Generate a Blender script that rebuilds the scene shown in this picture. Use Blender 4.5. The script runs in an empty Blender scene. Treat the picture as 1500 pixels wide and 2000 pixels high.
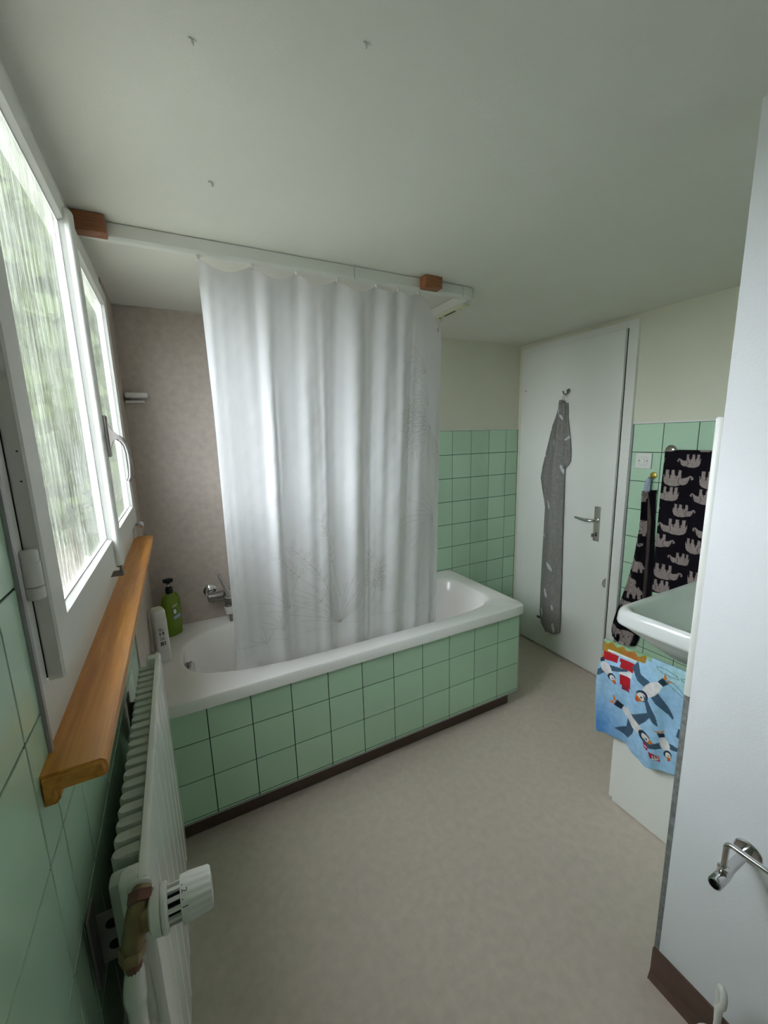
import bpy, bmesh, math, random
import numpy as np
from mathutils import Vector, Matrix

random.seed(7)
rng = np.random.default_rng(11)
PI = math.pi
SC = bpy.context.scene
COL = SC.collection

# ------------------------------------------------------------------ camera
CAM_POS = (0.1692, -2.1329, 1.4558)
YAW, PITCH, ROLL, FPX = 0.47210, -0.18159, -0.02743, 789.67


def cam_matrix():
    cy, sy, cp, sp = math.cos(YAW), math.sin(YAW), math.cos(PITCH), math.sin(PITCH)
    f = Vector((sy * cp, cy * cp, sp)); r = Vector((cy, -sy, 0)); u = r.cross(f)
    c, s = math.cos(ROLL), math.sin(ROLL)
    r2 = c * r + s * u; u2 = -s * r + c * u
    m = Matrix((r2, u2, -f)).transposed().to_4x4()
    m.translation = Vector(CAM_POS)
    return m


cam_d = bpy.data.cameras.new('camera')
cam = bpy.data.objects.new('camera', cam_d)
COL.objects.link(cam)
cam_d.sensor_fit = 'HORIZONTAL'
cam_d.sensor_width = 36.0
cam_d.lens = 36.0 * FPX / 1500.0
cam_d.clip_start = 0.01
cam.matrix_world = cam_matrix()
SC.camera = cam

# ------------------------------------------------------------------ sky, exposure
world = bpy.data.worlds.new('overcast_sky')
SC.world = world
world.use_nodes = True
bg = world.node_tree.nodes['Background']
bg.inputs[0].default_value = (0.93, 0.965, 1.04, 1)
bg.inputs[1].default_value = 3.6
SC.view_settings.view_transform = 'Standard'
SC.view_settings.look = 'None'
SC.view_settings.gamma = 1.0
SC.view_settings.use_curve_mapping = False
SC.view_settings.exposure = 2.15
SC.cycles.use_denoising = True
SC.cycles.max_bounces = 10
SC.cycles.diffuse_bounces = 6
SC.cycles.adaptive_threshold = 0.03
SC.cycles.transparent_max_bounces = 16
SC.cycles.sample_clamp_indirect = 6.0

portal_d = bpy.data.lights.new('daylight_portal', 'AREA')
portal_d.shape = 'RECTANGLE'
portal_d.size = 1.25
portal_d.size_y = 0.95
portal_d.cycles.is_portal = True
portal = bpy.data.objects.new('daylight_portal', portal_d)
COL.objects.link(portal)
portal.matrix_world = Matrix(((0, 0, -1, -0.08), (1, 0, 0, -0.95), (0, -1, 0, 1.57), (0, 0, 0, 1)))

# ------------------------------------------------------------------ materials
MATS = {}


def nodes(name):
    m = bpy.data.materials.new(name)
    m.use_nodes = True
    nt = m.node_tree
    return m, nt, nt.nodes['Principled BSDF']


def mat(name, col, rough=0.5, metal=0.0, var=0.0, scale=30.0, bump=0.0, bscale=200.0, stretch=None,
        coat=0.0, spec=None, objvar=0.0, detail=4.0, trans=0.0):
    if name in MATS:
        return MATS[name]
    m, nt, p = nodes(name)
    N = nt.nodes; L = nt.links
    p.inputs['Base Color'].default_value = (*col, 1)
    p.inputs['Roughness'].default_value = rough
    p.inputs['Metallic'].default_value = metal
    p.inputs['Coat Weight'].default_value = coat
    if spec is not None:
        p.inputs['Specular IOR Level'].default_value = spec
    tc = N.new('ShaderNodeTexCoord')
    vec = tc.outputs['Object']
    if stretch:
        mp = N.new('ShaderNodeMapping'); mp.inputs['Scale'].default_value = stretch
        L.new(vec, mp.inputs[0]); vec = mp.outputs[0]
    out = None
    if var > 0:
        nz = N.new('ShaderNodeTexNoise'); nz.inputs['Scale'].default_value = scale
        nz.inputs['Detail'].default_value = detail
        L.new(vec, nz.inputs['Vector'])
        mr = N.new('ShaderNodeMapRange')
        mr.inputs['From Min'].default_value = 0.3; mr.inputs['From Max'].default_value = 0.7
        mr.inputs['To Min'].default_value = 1 - var; mr.inputs['To Max'].default_value = 1 + var
        L.new(nz.outputs['Fac'], mr.inputs['Value'])
        out = mr.outputs[0]
    if objvar > 0:
        oi = N.new('ShaderNodeObjectInfo')
        mr2 = N.new('ShaderNodeMapRange')
        mr2.inputs['To Min'].default_value = 1 - objvar; mr2.inputs['To Max'].default_value = 1 + objvar
        L.new(oi.outputs['Random'], mr2.inputs['Value'])
        if out is None:
            out = mr2.outputs[0]
        else:
            mu = N.new('ShaderNodeMath'); mu.operation = 'MULTIPLY'
            L.new(out, mu.inputs[0]); L.new(mr2.outputs[0], mu.inputs[1]); out = mu.outputs[0]
    if out is not None:
        vm = N.new('ShaderNodeVectorMath'); vm.operation = 'SCALE'
        vm.inputs[0].default_value = col
        L.new(out, vm.inputs['Scale'])
        L.new(vm.outputs[0], p.inputs['Base Color'])
    if bump > 0:
        nb = N.new('ShaderNodeTexNoise'); nb.inputs['Scale'].default_value = bscale
        nb.inputs['Detail'].default_value = 3
        L.new(vec, nb.inputs['Vector'])
        b = N.new('ShaderNodeBump'); b.inputs['Strength'].default_value = bump
        b.inputs['Distance'].default_value = 0.002
        L.new(nb.outputs['Fac'], b.inputs['Height'])
        L.new(b.outputs[0], p.inputs['Normal'])
    if trans > 0:
        o = N['Material Output']
        tr = N.new('ShaderNodeBsdfTranslucent'); tr.inputs[0].default_value = (*col, 1)
        mx = N.new('ShaderNodeMixShader'); mx.inputs[0].default_value = trans
        L.new(p.outputs[0], mx.inputs[1]); L.new(tr.outputs[0], mx.inputs[2])
        L.new(mx.outputs[0], o.inputs[0])
    MATS[name] = m
    return m


WALL = mat('white_wall_paint', (0.74, 0.73, 0.61), 0.85, var=0.02, scale=3, bump=0.25, bscale=220)
CEIL = mat('white_ceiling_paint', (0.74, 0.735, 0.67), 0.9, var=0.02, scale=3, bump=0.2, bscale=260)
PARTW = mat('white_partition_paint', (0.76, 0.77, 0.785), 0.7, var=0.02, scale=4, bump=0.2, bscale=160)
FLOOR = mat('greige_linoleum', (0.62, 0.52, 0.45), 0.55, var=0.06, scale=35, bump=0.12, bscale=300, detail=8)
TILE = mat('green_glazed_tile', (0.50, 0.72, 0.535), 0.18, var=0.02, scale=6, coat=0.3, objvar=0.035)
GROUT = mat('dark_green_grout', (0.012, 0.030, 0.018), 0.9)
PANEL = mat('beige_mottled_panel', (0.50, 0.43, 0.375), 0.45, var=0.10, scale=34, detail=9, bump=0.05, bscale=120)
WHITEP = mat('white_lacquer', (0.80, 0.80, 0.76), 0.35, bump=0.04, bscale=60)
WINW = mat('window_white_paint', (0.73, 0.73, 0.69), 0.4, bump=0.05, bscale=50)
GREYG = mat('grey_metal_profile', (0.42, 0.40, 0.42), 0.45, metal=0.5)
ENAMEL = mat('white_enamel', (0.78, 0.77, 0.74), 0.14, coat=0.5)
ACRYL = mat('white_acrylic', (0.83, 0.81, 0.78), 0.22, coat=0.3)
CERAM = mat('white_ceramic', (0.78, 0.79, 0.78), 0.08, coat=0.6)
RADW = mat('radiator_enamel', (0.72, 0.74, 0.68), 0.22, coat=0.4)
RADF = mat('radiator_fin_paint', (0.52, 0.55, 0.49), 0.45)
CHROME = mat('chrome', (0.62, 0.62, 0.62), 0.1, metal=1.0)
STEEL = mat('brushed_nickel', (0.26, 0.24, 0.23), 0.42, metal=0.85)
DULL = mat('dull_grey_steel', (0.25, 0.24, 0.24), 0.45, metal=0.7)
ALU = mat('satin_aluminium', (0.55, 0.53, 0.48), 0.38, metal=0.9)
BRASS = mat('dull_brass', (0.30, 0.22, 0.12), 0.42, metal=0.8, var=0.15, scale=60)
COPPER = mat('dark_copper', (0.20, 0.10, 0.075), 0.45, metal=0.6)
GOLD = mat('yellow_brass', (0.45, 0.33, 0.06), 0.35, metal=0.8)
BLACKP = mat('black_plastic', (0.008, 0.008, 0.014), 0.3)
DARK = mat('dark_gap', (0.012, 0.012, 0.012), 0.9)
WPLAS = mat('white_plastic', (0.74, 0.74, 0.70), 0.35)
YPLAS = mat('yellowed_plastic', (0.70, 0.68, 0.50), 0.4)
GREENP = mat('lime_plastic', (0.20, 0.33, 0.015), 0.25, trans=0.25)
BROWNB = mat('brown_vinyl', (0.12, 0.066, 0.048), 0.5, var=0.08, scale=20)
KICK = mat('dark_brown_vinyl', (0.11, 0.065, 0.05), 0.5)
PRINTG = mat('pale_grey_print', (0.50, 0.475, 0.45), 0.9)
TXT = mat('dark_print', (0.04, 0.035, 0.03), 0.7)
TXTB = mat('pale_blue_print', (0.35, 0.5, 0.55), 0.6)
TXTW = mat('pale_print', (0.6, 0.68, 0.5), 0.6)
EDGEGREY = mat('rough_grey_edge', (0.20, 0.21, 0.20), 0.9, var=0.3, scale=80, bump=0.6, bscale=120)
CURTAIN = mat('white_cotton', (0.78, 0.78, 0.79), 0.9, bump=0.2, bscale=140, trans=0.34)
LOOPB = mat('pale_blue_cotton', (0.45, 0.52, 0.68), 0.9)
LAWN = mat('gravel_and_moss', (0.12, 0.125, 0.10), 0.9, var=0.3, scale=4)
LEAF = mat('leaf_green', (0.064, 0.088, 0.028), 0.8, var=0.5, scale=6, trans=0.3)
BARK = mat('bark_brown', (0.10, 0.07, 0.05), 0.9)
EAVE = mat('grey_eave_board', (0.30, 0.29, 0.26), 0.8)


def wood(name, c1, c2, stretch, rough=0.35):
    m, nt, p = nodes(name); N = nt.nodes; L = nt.links
    tc = N.new('ShaderNodeTexCoord'); mp = N.new('ShaderNodeMapping')
    mp.inputs['Scale'].default_value = stretch
    L.new(tc.outputs['Object'], mp.inputs[0])
    n1 = N.new('ShaderNodeTexNoise'); n1.inputs['Scale'].default_value = 6; n1.inputs['Detail'].default_value = 7
    n1.inputs['Distortion'].default_value = 0.4
    L.new(mp.outputs[0], n1.inputs['Vector'])
    r = N.new('ShaderNodeValToRGB')
    r.color_ramp.elements[0].position = 0.34; r.color_ramp.elements[0].color = (*c1, 1)
    r.color_ramp.elements[1].position = 0.66; r.color_ramp.elements[1].color = (*c2, 1)
    L.new(n1.outputs['Fac'], r.inputs[0])
    L.new(r.outputs[0], p.inputs['Base Color'])
    p.inputs['Roughness'].default_value = rough
    p.inputs['Coat Weight'].default_value = 0.06
    return m


SILLW = wood('cherry_wood', (0.55, 0.21, 0.030), (0.72, 0.33, 0.058), (14, 0.8, 14))
BLOCKW = wood('red_brown_wood', (0.24, 0.085, 0.034), (0.36, 0.14, 0.055), (1.5, 20, 30), 0.5)


def glass_mat():
    m, nt, p = nodes('ribbed_obscure_glass'); N = nt.nodes; L = nt.links
    N.remove(p)
    o = N['Material Output']
    tc = N.new('ShaderNodeTexCoord'); mp = N.new('ShaderNodeMapping')
    mp.inputs['Scale'].default_value = (1, 62, 5.5)
    L.new(tc.outputs['Object'], mp.inputs[0])
    nz = N.new('ShaderNodeTexNoise'); nz.inputs['Scale'].default_value = 1.0; nz.inputs['Detail'].default_value = 2.5
    nz.inputs['Distortion'].default_value = 0.5
    L.new(mp.outputs[0], nz.inputs['Vector'])
    b = N.new('ShaderNodeBump'); b.inputs['Strength'].default_value = 0.6; b.inputs['Distance'].default_value = 0.004
    L.new(nz.outputs['Fac'], b.inputs['Height'])
    rf = N.new('ShaderNodeBsdfRefraction'); rf.inputs['Roughness'].default_value = 0.02
    rf.inputs['IOR'].default_value = 1.03; rf.inputs['Color'].default_value = (0.95, 0.97, 0.96, 1)
    L.new(b.outputs[0], rf.inputs['Normal'])
    tp = N.new('ShaderNodeBsdfTransparent'); tp.inputs[0].default_value = (0.95, 0.97, 0.96, 1)
    tl = N.new('ShaderNodeBsdfTranslucent'); tl.inputs[0].default_value = (0.9, 0.92, 0.9, 1)
    L.new(b.outputs[0], tl.inputs['Normal'])
    gl = N.new('ShaderNodeBsdfGlossy'); gl.inputs['Roughness'].default_value = 0.15
    L.new(b.outputs[0], gl.inputs['Normal'])

    def mix(f, a, c):
        x = N.new('ShaderNodeMixShader'); x.inputs[0].default_value = f
        L.new(a.outputs[0], x.inputs[1]); L.new(c.outputs[0], x.inputs[2]); return x
    a = mix(0.60, rf, tp)          # 40 % refraction, 60 % transparent
    a = mix(0.03, a, tl)
    rib = N.new('ShaderNodeMapRange'); rib.inputs['From Min'].default_value = 0.42; rib.inputs['From Max'].default_value = 0.68
    rib.inputs['To Min'].default_value = 0.0; rib.inputs['To Max'].default_value = 0.055
    L.new(nz.outputs['Fac'], rib.inputs['Value']); L.new(rib.outputs[0], a.inputs[0])
    fr = N.new('ShaderNodeFresnel'); fr.inputs[0].default_value = 1.3
    x = N.new('ShaderNodeMixShader')
    mul = N.new('ShaderNodeMath'); mul.operation = 'MULTIPLY'; mul.inputs[1].default_value = 0.35
    L.new(fr.outputs[0], mul.inputs[0]); L.new(mul.outputs[0], x.inputs[0])
    L.new(a.outputs[0], x.inputs[1]); L.new(gl.outputs[0], x.inputs[2])
    L.new(x.outputs[0], o.inputs[0])
    return m


GLASS = glass_mat()


def cloth_mat(name, rough=0.95, bump=0.5, bscale=700, trans=0.0):
    """terry / printed cotton that reads its woven colours from the mesh attribute 'print'"""
    m, nt, p = nodes(name); N = nt.nodes; L = nt.links
    at = N.new('ShaderNodeAttribute'); at.attribute_name = 'print'
    tc = N.new('ShaderNodeTexCoord')
    nz = N.new('ShaderNodeTexNoise'); nz.inputs['Scale'].default_value = 60; nz.inputs['Detail'].default_value = 6
    L.new(tc.outputs['Object'], nz.inputs['Vector'])
    mr = N.new('ShaderNodeMapRange'); mr.inputs['From Min'].default_value = 0.3; mr.inputs['From Max'].default_value = 0.7
    mr.inputs['To Min'].default_value = 0.88; mr.inputs['To Max'].default_value = 1.12
    L.new(nz.outputs['Fac'], mr.inputs['Value'])
    vm = N.new('ShaderNodeVectorMath'); vm.operation = 'SCALE'
    L.new(at.outputs['Color'], vm.inputs[0]); L.new(mr.outputs[0], vm.inputs['Scale'])
    L.new(vm.outputs[0], p.inputs['Base Color'])
    p.inputs['Roughness'].default_value = rough
    p.inputs['Specular IOR Level'].default_value = 0.1
    nb = N.new('ShaderNodeTexNoise'); nb.inputs['Scale'].default_value = bscale
    L.new(tc.outputs['Object'], nb.inputs['Vector'])
    b = N.new('ShaderNodeBump'); b.inputs['Strength'].default_value = bump; b.inputs['Distance'].default_value = 0.002
    L.new(nb.outputs['Fac'], b.inputs['Height']); L.new(b.outputs[0], p.inputs['Normal'])
    return m


TERRY = cloth_mat('terry_towelling')
COTTONP = cloth_mat('printed_cotton', bump=0.15, bscale=900)

# ------------------------------------------------------------------ object helpers


def tag(o, label=None, cat=None, group=None, kind=None):
    if label: o['label'] = label
    if cat: o['category'] = cat
    if group: o['group'] = group
    if kind: o['kind'] = kind
    return o


def empty(name, loc=(0, 0, 0)):
    o = bpy.data.objects.new(name, None); o.empty_display_size = 0.05
    COL.objects.link(o); o.location = loc
    return o


def link(name, me, m, parent=None):
    o = bpy.data.objects.new(name, me); COL.objects.link(o)
    if m is not None and len(me.materials) == 0:
        me.materials.append(m)
    if parent is not None:
        o.parent = parent
        o.matrix_parent_inverse = Matrix.Translation(-parent.location) if parent.type == 'EMPTY' else Matrix.Identity(4)
    return o


class MB:
    """collects world-space geometry, becomes one mesh"""

    def __init__(self):
        self.v = []; self.f = []

    def add(self, vs, fs):
        n = len(self.v)
        self.v += [tuple(x) for x in vs]
        self.f += [tuple(i + n for i in f) for f in fs]
        return self

    def box(self, x0, x1, y0, y1, z0, z1, b=0.0, seg=2):
        if b <= 0:
            vs = [(x, y, z) for x in (x0, x1) for y in (y0, y1) for z in (z0, z1)]
            fs = [(0, 1, 3, 2), (4, 6, 7, 5), (0, 4, 5, 1), (2, 3, 7, 6), (0, 2, 6, 4), (1, 5, 7, 3)]
            return self.add(vs, fs)
        bm = bmesh.new()
        bmesh.ops.create_cube(bm, size=1.0)
        for v in bm.verts:
            v.co = Vector(((x0 + x1) / 2 + v.co.x * (x1 - x0), (y0 + y1) / 2 + v.co.y * (y1 - y0), (z0 + z1) / 2 + v.co.z * (z1 - z0)))
        bmesh.ops.bevel(bm, geom=list(bm.edges), offset=b, segments=seg, profile=0.5, affect='EDGES')
        self.addbm(bm); bm.free()
        return self

    def addbm(self, bm):
        bm.verts.ensure_lookup_table()
        bm.verts.index_update()
        self.add([v.co[:] for v in bm.verts], [[v.index for v in f.verts] for f in bm.faces])

    def tube(self, path, r, n=12, caps=True, closed=False):
        P = [Vector(p) for p in path]
        k = len(P)
        rs = r if isinstance(r, (list, tuple)) else [r] * k
        T = []
        for i in range(k):
            if closed:
                t = P[(i + 1) % k] - P[i - 1]
            else:
                t = P[min(i + 1, k - 1)] - P[max(i - 1, 0)]
            T.append(t.normalized())
        up = Vector((0, 0, 1)) if abs(T[0].z) < 0.9 else Vector((1, 0, 0))
        nrm = (up - T[0] * up.dot(T[0])).normalized()
        rings = []
        for i in range(k):
            nrm = (nrm - T[i] * nrm.dot(T[i]))
            nrm.normalize()
            bn = T[i].cross(nrm)
            rings.append([P[i] + rs[i] * (math.cos(2 * PI * j / n) * nrm + math.sin(2 * PI * j / n) * bn) for j in range(n)])
        vs = [p for ring in rings for p in ring]
        fs = []
        m = k if closed else k - 1
        for i in range(m):
            a = i * n; c = ((i + 1) % k) * n
            for j in range(n):
                fs.append((a + j, a + (j + 1) % n, c + (j + 1) % n, c + j))
        if caps and not closed:
            fs.append(tuple(range(n))[::-1]); fs.append(tuple(range((k - 1) * n, k * n)))
        return self.add(vs, fs)

    def lathe(self, origin, axis, profile, n=24):
        """profile: list of (distance along axis, radius)"""
        a = Vector(axis).normalized(); o = Vector(origin)
        up = Vector((0, 0, 1)) if abs(a.z) < 0.9 else Vector((1, 0, 0))
        e1 = (up - a * up.dot(a)).normalized(); e2 = a.cross(e1)
        vs = []; fs = []
        for d, r in profile:
            for j in range(n):
                t = 2 * PI * j / n
                vs.append(o + a * d + max(r, 1e-5) * (math.cos(t) * e1 + math.sin(t) * e2))
        for i in range(len(profile) - 1):
            for j in range(n):
                fs.append((i * n + j, i * n + (j + 1) % n, (i + 1) * n + (j + 1) % n, (i + 1) * n + j))
        fs.append(tuple(range(n))[::-1]); fs.append(tuple(range((len(profile) - 1) * n, len(profile) * n)))
        return self.add(vs, fs)

    def prism(self, pts, d):
        """pts: closed loop of 3-D points, d: extrusion vector"""
        n = len(pts); d = Vector(d)
        vs = [Vector(p) for p in pts] + [Vector(p) + d for p in pts]
        fs = [tuple(range(n))[::-1], tuple(range(n, 2 * n))]
        fs += [(i, (i + 1) % n, n + (i + 1) % n, n + i) for i in range(n)]
        return self.add(vs, fs)

    def loops(self, loops, cap0=False, cap1=False):
        n = len(loops[0])
        vs = [p for lp in loops for p in lp]
        fs = []
        for i in range(len(loops) - 1):
            for j in range(n):
                fs.append((i * n + j, i * n + (j + 1) % n, (i + 1) * n + (j + 1) % n, (i + 1) * n + j))
        if cap0: fs.append(tuple(range(n))[::-1])
        if cap1: fs.append(tuple(range((len(loops) - 1) * n, len(loops) * n)))
        return self.add(vs, fs)

    def build(self, name, m, parent=None, smooth=None, fixn=True):
        me = bpy.data.meshes.new(name)
        me.from_pydata([tuple(v) for v in self.v], [], self.f)
        if fixn:
            bm = bmesh.new(); bm.from_mesh(me)
            bmesh.ops.recalc_face_normals(bm, faces=list(bm.faces))
            bm.to_mesh(me); bm.free()
        if smooth is not None:
            me.shade_smooth()
            me.set_sharp_from_angle(angle=math.radians(smooth))
        me.update()
        return link(name, me, m, parent)


def arc(c, r, a0, a1, n, plane='xz', k=0.0):
    out = []
    for i in range(n + 1):
        t = a0 + (a1 - a0) * i / n
        p, q = r * math.cos(t), r * math.sin(t)
        if plane == 'xz': out.append((c[0] + p, c[1], c[2] + q))
        if plane == 'yz': out.append((c[0], c[1] + p, c[2] + q))
        if plane == 'xy': out.append((c[0] + p, c[1] + q, c[2]))
    return out


def rrect(x0, x1, y0, y1, r, n=8):
    """rounded rectangle as 2-D loop"""
    pts = []
    for cx, cy, a in ((x1 - r, y1 - r, 0), (x0 + r, y1 - r, PI / 2), (x0 + r, y0 + r, PI), (x1 - r, y0 + r, 1.5 * PI)):
        for i in range(n + 1):
            t = a + PI / 2 * i / n
            pts.append((cx + r * math.cos(t), cy + r * math.sin(t)))
    return pts


TILECACHE = {}


def tile_mesh(w, h):
    key = (round(w, 4), round(h, 4))
    if key not in TILECACHE:
        t, i = 0.0013, 0.0003
        vs = [(0, 0, 0), (w, 0, 0), (w, h, 0), (0, h, 0), (i, i, t), (w - i, i, t), (w - i, h - i, t), (i, h - i, t)]
        fs = [(4, 5, 6, 7), (0, 1, 5, 4), (1, 2, 6, 5), (2, 3, 7, 6), (3, 0, 4, 7)]
        me = bpy.data.meshes.new('tile'); me.from_pydata(vs, [], fs)
        me.materials.append(TILE)
        TILECACHE[key] = me
    return TILECACHE[key]


def tiles(parent, origin, u, v, uc, vc, skip=None, gap=0.0030):
    """one object per tile. origin on the grout plane, u/v unit vectors, uc/vc joint coordinates"""
    u = Vector(u); v = Vector(v); n = u.cross(v)
    for i in range(len(uc) - 1):
        for j in range(len(vc) - 1):
            a0, a1, b0, b1 = uc[i] + gap / 2, uc[i + 1] - gap / 2, vc[j] + gap / 2, vc[j + 1] - gap / 2
            if skip and skip((a0 + a1) / 2, (b0 + b1) / 2):
                continue
            o = bpy.data.objects.new('tile', tile_mesh(a1 - a0, b1 - b0)); COL.objects.link(o)
            M = Matrix((u, v, n)).transposed().to_4x4()
            M.translation = Vector(origin) + u * a0 + v * b0
            o.parent = parent
            o.matrix_local = M


# ------------------------------------------------------------------ room shell
H = 2.036
W = 2.33
PX = 1.175            # left face of the partition
PY = -1.70            # far face of the partition
YB = -3.3             # wall behind the camera
P = 0.152

tag(MB().box(-0.3, 2.6, YB - .1, 0.2, -0.08, 0).build('floor', FLOOR), kind='structure')
tag(MB().box(-0.07, 2.6, YB - .1, 0.2, H, H + 0.1).build('ceiling', CEIL), kind='structure')

WY0, WY1, WZ0 = -1.572, -0.315, 1.085        # window opening
mb = MB()
mb.box(-0.07, 0, YB - .1, 0.1, 0, WZ0)
mb.box(-0.07, 0, YB - .1, WY0, WZ0, H)
mb.box(-0.012, 0, WY1, 0.1, WZ0, H)
wall_window = tag(mb.build('wall_window', WALL), kind='structure')
wall_far = tag(MB().box(0, 2.6, 0, 0.1, 0, H).build('wall_far', WALL), kind='structure')
# door wall with the door opening
DY0, DY1, DZ1 = -0.765, -0.085, 1.965
mb = MB()
mb.box(W, W + 0.12, PY, DY0, 0, H).box(W, W + 0.12, DY0, DY1, 2.005, H).box(W, W + 0.12, DY1, 0, 0, H)
mb.box(W + 0.07, W + 0.12, DY0, DY1, 0, DZ1)
wall_door = tag(mb.build('wall_door', WALL), kind='structure')
wall_part = tag(MB().box(PX, 2.45, YB, PY, 0, H).build('wall_partition', PARTW), kind='structure')
tag(MB().box(0, PX, YB - .1, YB, 0, H).build('wall_back', WALL), kind='structure')

# grout beds + tiles --------------------------------------------------
TH = 0.004


def bed(name, parent, *b):
    return MB().box(*b).build(name, GROUT, parent)


# window wall: tiles left of the window and under the sill
yl, zl = -1.6348, 1.1545
TOPZ = 1.492
bed('grout_bed', wall_window, -0.001, -TH + 0.0045, -2.72, WY0 - 0.004, 0, TOPZ)
bed('grout_bed', wall_window, -0.001, -TH + 0.0045, WY0 - 0.004, -0.735, 0, WZ0)
uc = [yl + P * k for k in range(-7, 1)] + [WY0 - 0.006]
vc = [max(0.0, zl + P * k) for k in range(-8, 3)] + [TOPZ]
vc = sorted(set(round(c, 4) for c in vc))
org = (0.0005 - TH + 0.004, 0, 0)
tiles(wall_window, org, (0, 1, 0), (0, 0, 1), uc, vc)
uc2 = [WY0 - 0.006] + [yl + P * k for k in range(1, 6)] + [-0.738]
vc2 = [c for c in vc if c < WZ0] + [WZ0]
tiles(wall_window, org, (0, 1, 0), (0, 0, 1), uc2, vc2)
# beige panel on the window wall above the bath
MB().box(0, 0.0055, -0.735, 0, 0.5, WZ0).box(0, 0.0055, WY1 + 0.005, 0, WZ0, H).build('wall_panel', PANEL, wall_window)

# far wall: beige panel and tiles
MB().box(0, 1.306, -0.0055, 0, 0.5, H - 0.004).build('wall_panel', PANEL, wall_far)
bed('grout_bed', wall_far, 1.307, W, -0.0005, 0, 0, 1.487)
uc = [1.3072 + P * k for k in range(0, 7)] + [W - 0.004]
vc = [0.0] + [1.487 - 0.152 * k for k in range(9, -1, -1)]
tiles(wall_far, (0, -0.0005, 0), (1, 0, 0), (0, 0, 1), uc, vc,
      skip=lambda a, b: a < 1.7 and b < 0.4)
tag(MB().box(1.307, W, -0.007, 0, 1.487, 1.494).build('trim_1', WHITEP), kind='structure')

# door wall: tiles right of the door
bed('grout_bed', wall_door, W - 0.0005, W, PY, -0.808, 0, 1.491)
uc = [PY] + [-0.9605 - 0.153 * k for k in range(4, -1, -1)] + [-0.812]
vc = [0.0] + [1.346 - 0.1505 * k for k in range(8, -1, -1)] + [1.490]
tiles(wall_door, (W - 0.0005, 0, 0), (0, -1, 0), (0, 0, 1), [-c for c in uc[::-1]], vc)
tag(MB().box(W - 0.008, W, PY, -0.806, 1.490, 1.498).build('trim_2', WHITEP), kind='structure')
tag(MB().box(W - 0.008, W, -0.812, -0.804, 0, 1.498).build('trim_3', GREYG), kind='structure')
# partition: tiled far face and its edge strip
bed('grout_bed', wall_part, PX + 0.018, W, PY, PY + 0.008, 0, 1.478)
uc = [PX + 0.02 + P * k for k in range(0, 8)]
vc = [0.0] + [1.478 - P * k for k in range(9, -1, -1)]
tiles(wall_part, (0, PY + 0.008, 0), (-1, 0, 0), (0, 0, 1), [-c for c in uc[::-1]], vc)
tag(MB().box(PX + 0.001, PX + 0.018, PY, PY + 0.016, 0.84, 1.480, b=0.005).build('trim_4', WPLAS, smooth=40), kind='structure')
tag(MB().box(PX - 0.0005, PX + 0.018, PY, PY + 0.012, 0.0, 0.84).build('trim_5', EDGEGREY), kind='structure')  # lower length of the edge strip, darker rough grey
# metal strip between tiles and window
tag(MB().box(-0.001, 0.006, WY0 - 0.007, WY0, 1.09, H).build('trim_6', GREYG), kind='structure')

# brown coved baseboard on the partition
prof = [(0, 0.096), (-0.006, 0.096), (-0.008, 0.09), (-0.008, 0.03), (-0.010, 0.018), (-0.016, 0.004), (-0.018, 0.0), (0, 0)]
mb = MB().prism([(PX + a, PY + 0.012, z) for a, z in prof], (0, YB - PY - 0.012, 0))
tag(mb.build('baseboard_right', BROWNB), kind='structure')
# small chips and plugs in the ceiling
for q, ((cx, cy), s, lab) in enumerate((((0.310, -1.039), 1.0, 'small torn white wall plug sticking out of the ceiling near curtain rail'),
                        ((0.257, -1.384), 0.7, 'tiny loose paint chip hanging from ceiling above the window'),
                        ((0.489, -1.487), 0.7, 'tiny curled paint flake on ceiling away from the window'))):
    mb = MB().lathe((cx, cy, H), (0.25, 0.15, -1), [(-0.001, .003 * s), (.004 * s, .0036 * s), (.009 * s, .003 * s), (.010 * s, .0015 * s)], 8)
    mb.box(cx - .006 * s, cx - .002 * s, cy - .004 * s, cy + .005 * s, H - .003 * s, H)
    tag(mb.build('ceiling_plug', WPLAS), lab, 'plug')

# ------------------------------------------------------------------ window
win = tag(empty('window_1', (0, -0.95, 1.1)), kind='structure')
mb = MB()
FX0, FX1 = -0.012, 0.0015
mb.box(FX0, FX1, WY0, -1.505, WZ0, H).box(FX0, FX1, -0.385, WY1, WZ0, H)
mb.box(FX0, FX1, -1.505, -0.385, WZ0, 1.20).box(FX0, FX1, -1.505, -0.385, 1.94, H)
mb.box(FX0 + .004, FX1 - 0.004, -0.99, -0.92, 1.20, 1.94)
mb.build('window_frame', WINW, win)
MB().box(0.0015, 0.0024, -1.5365, -1.5345, 1.176, 1.962).build('frame_gap', DARK, win)


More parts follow.
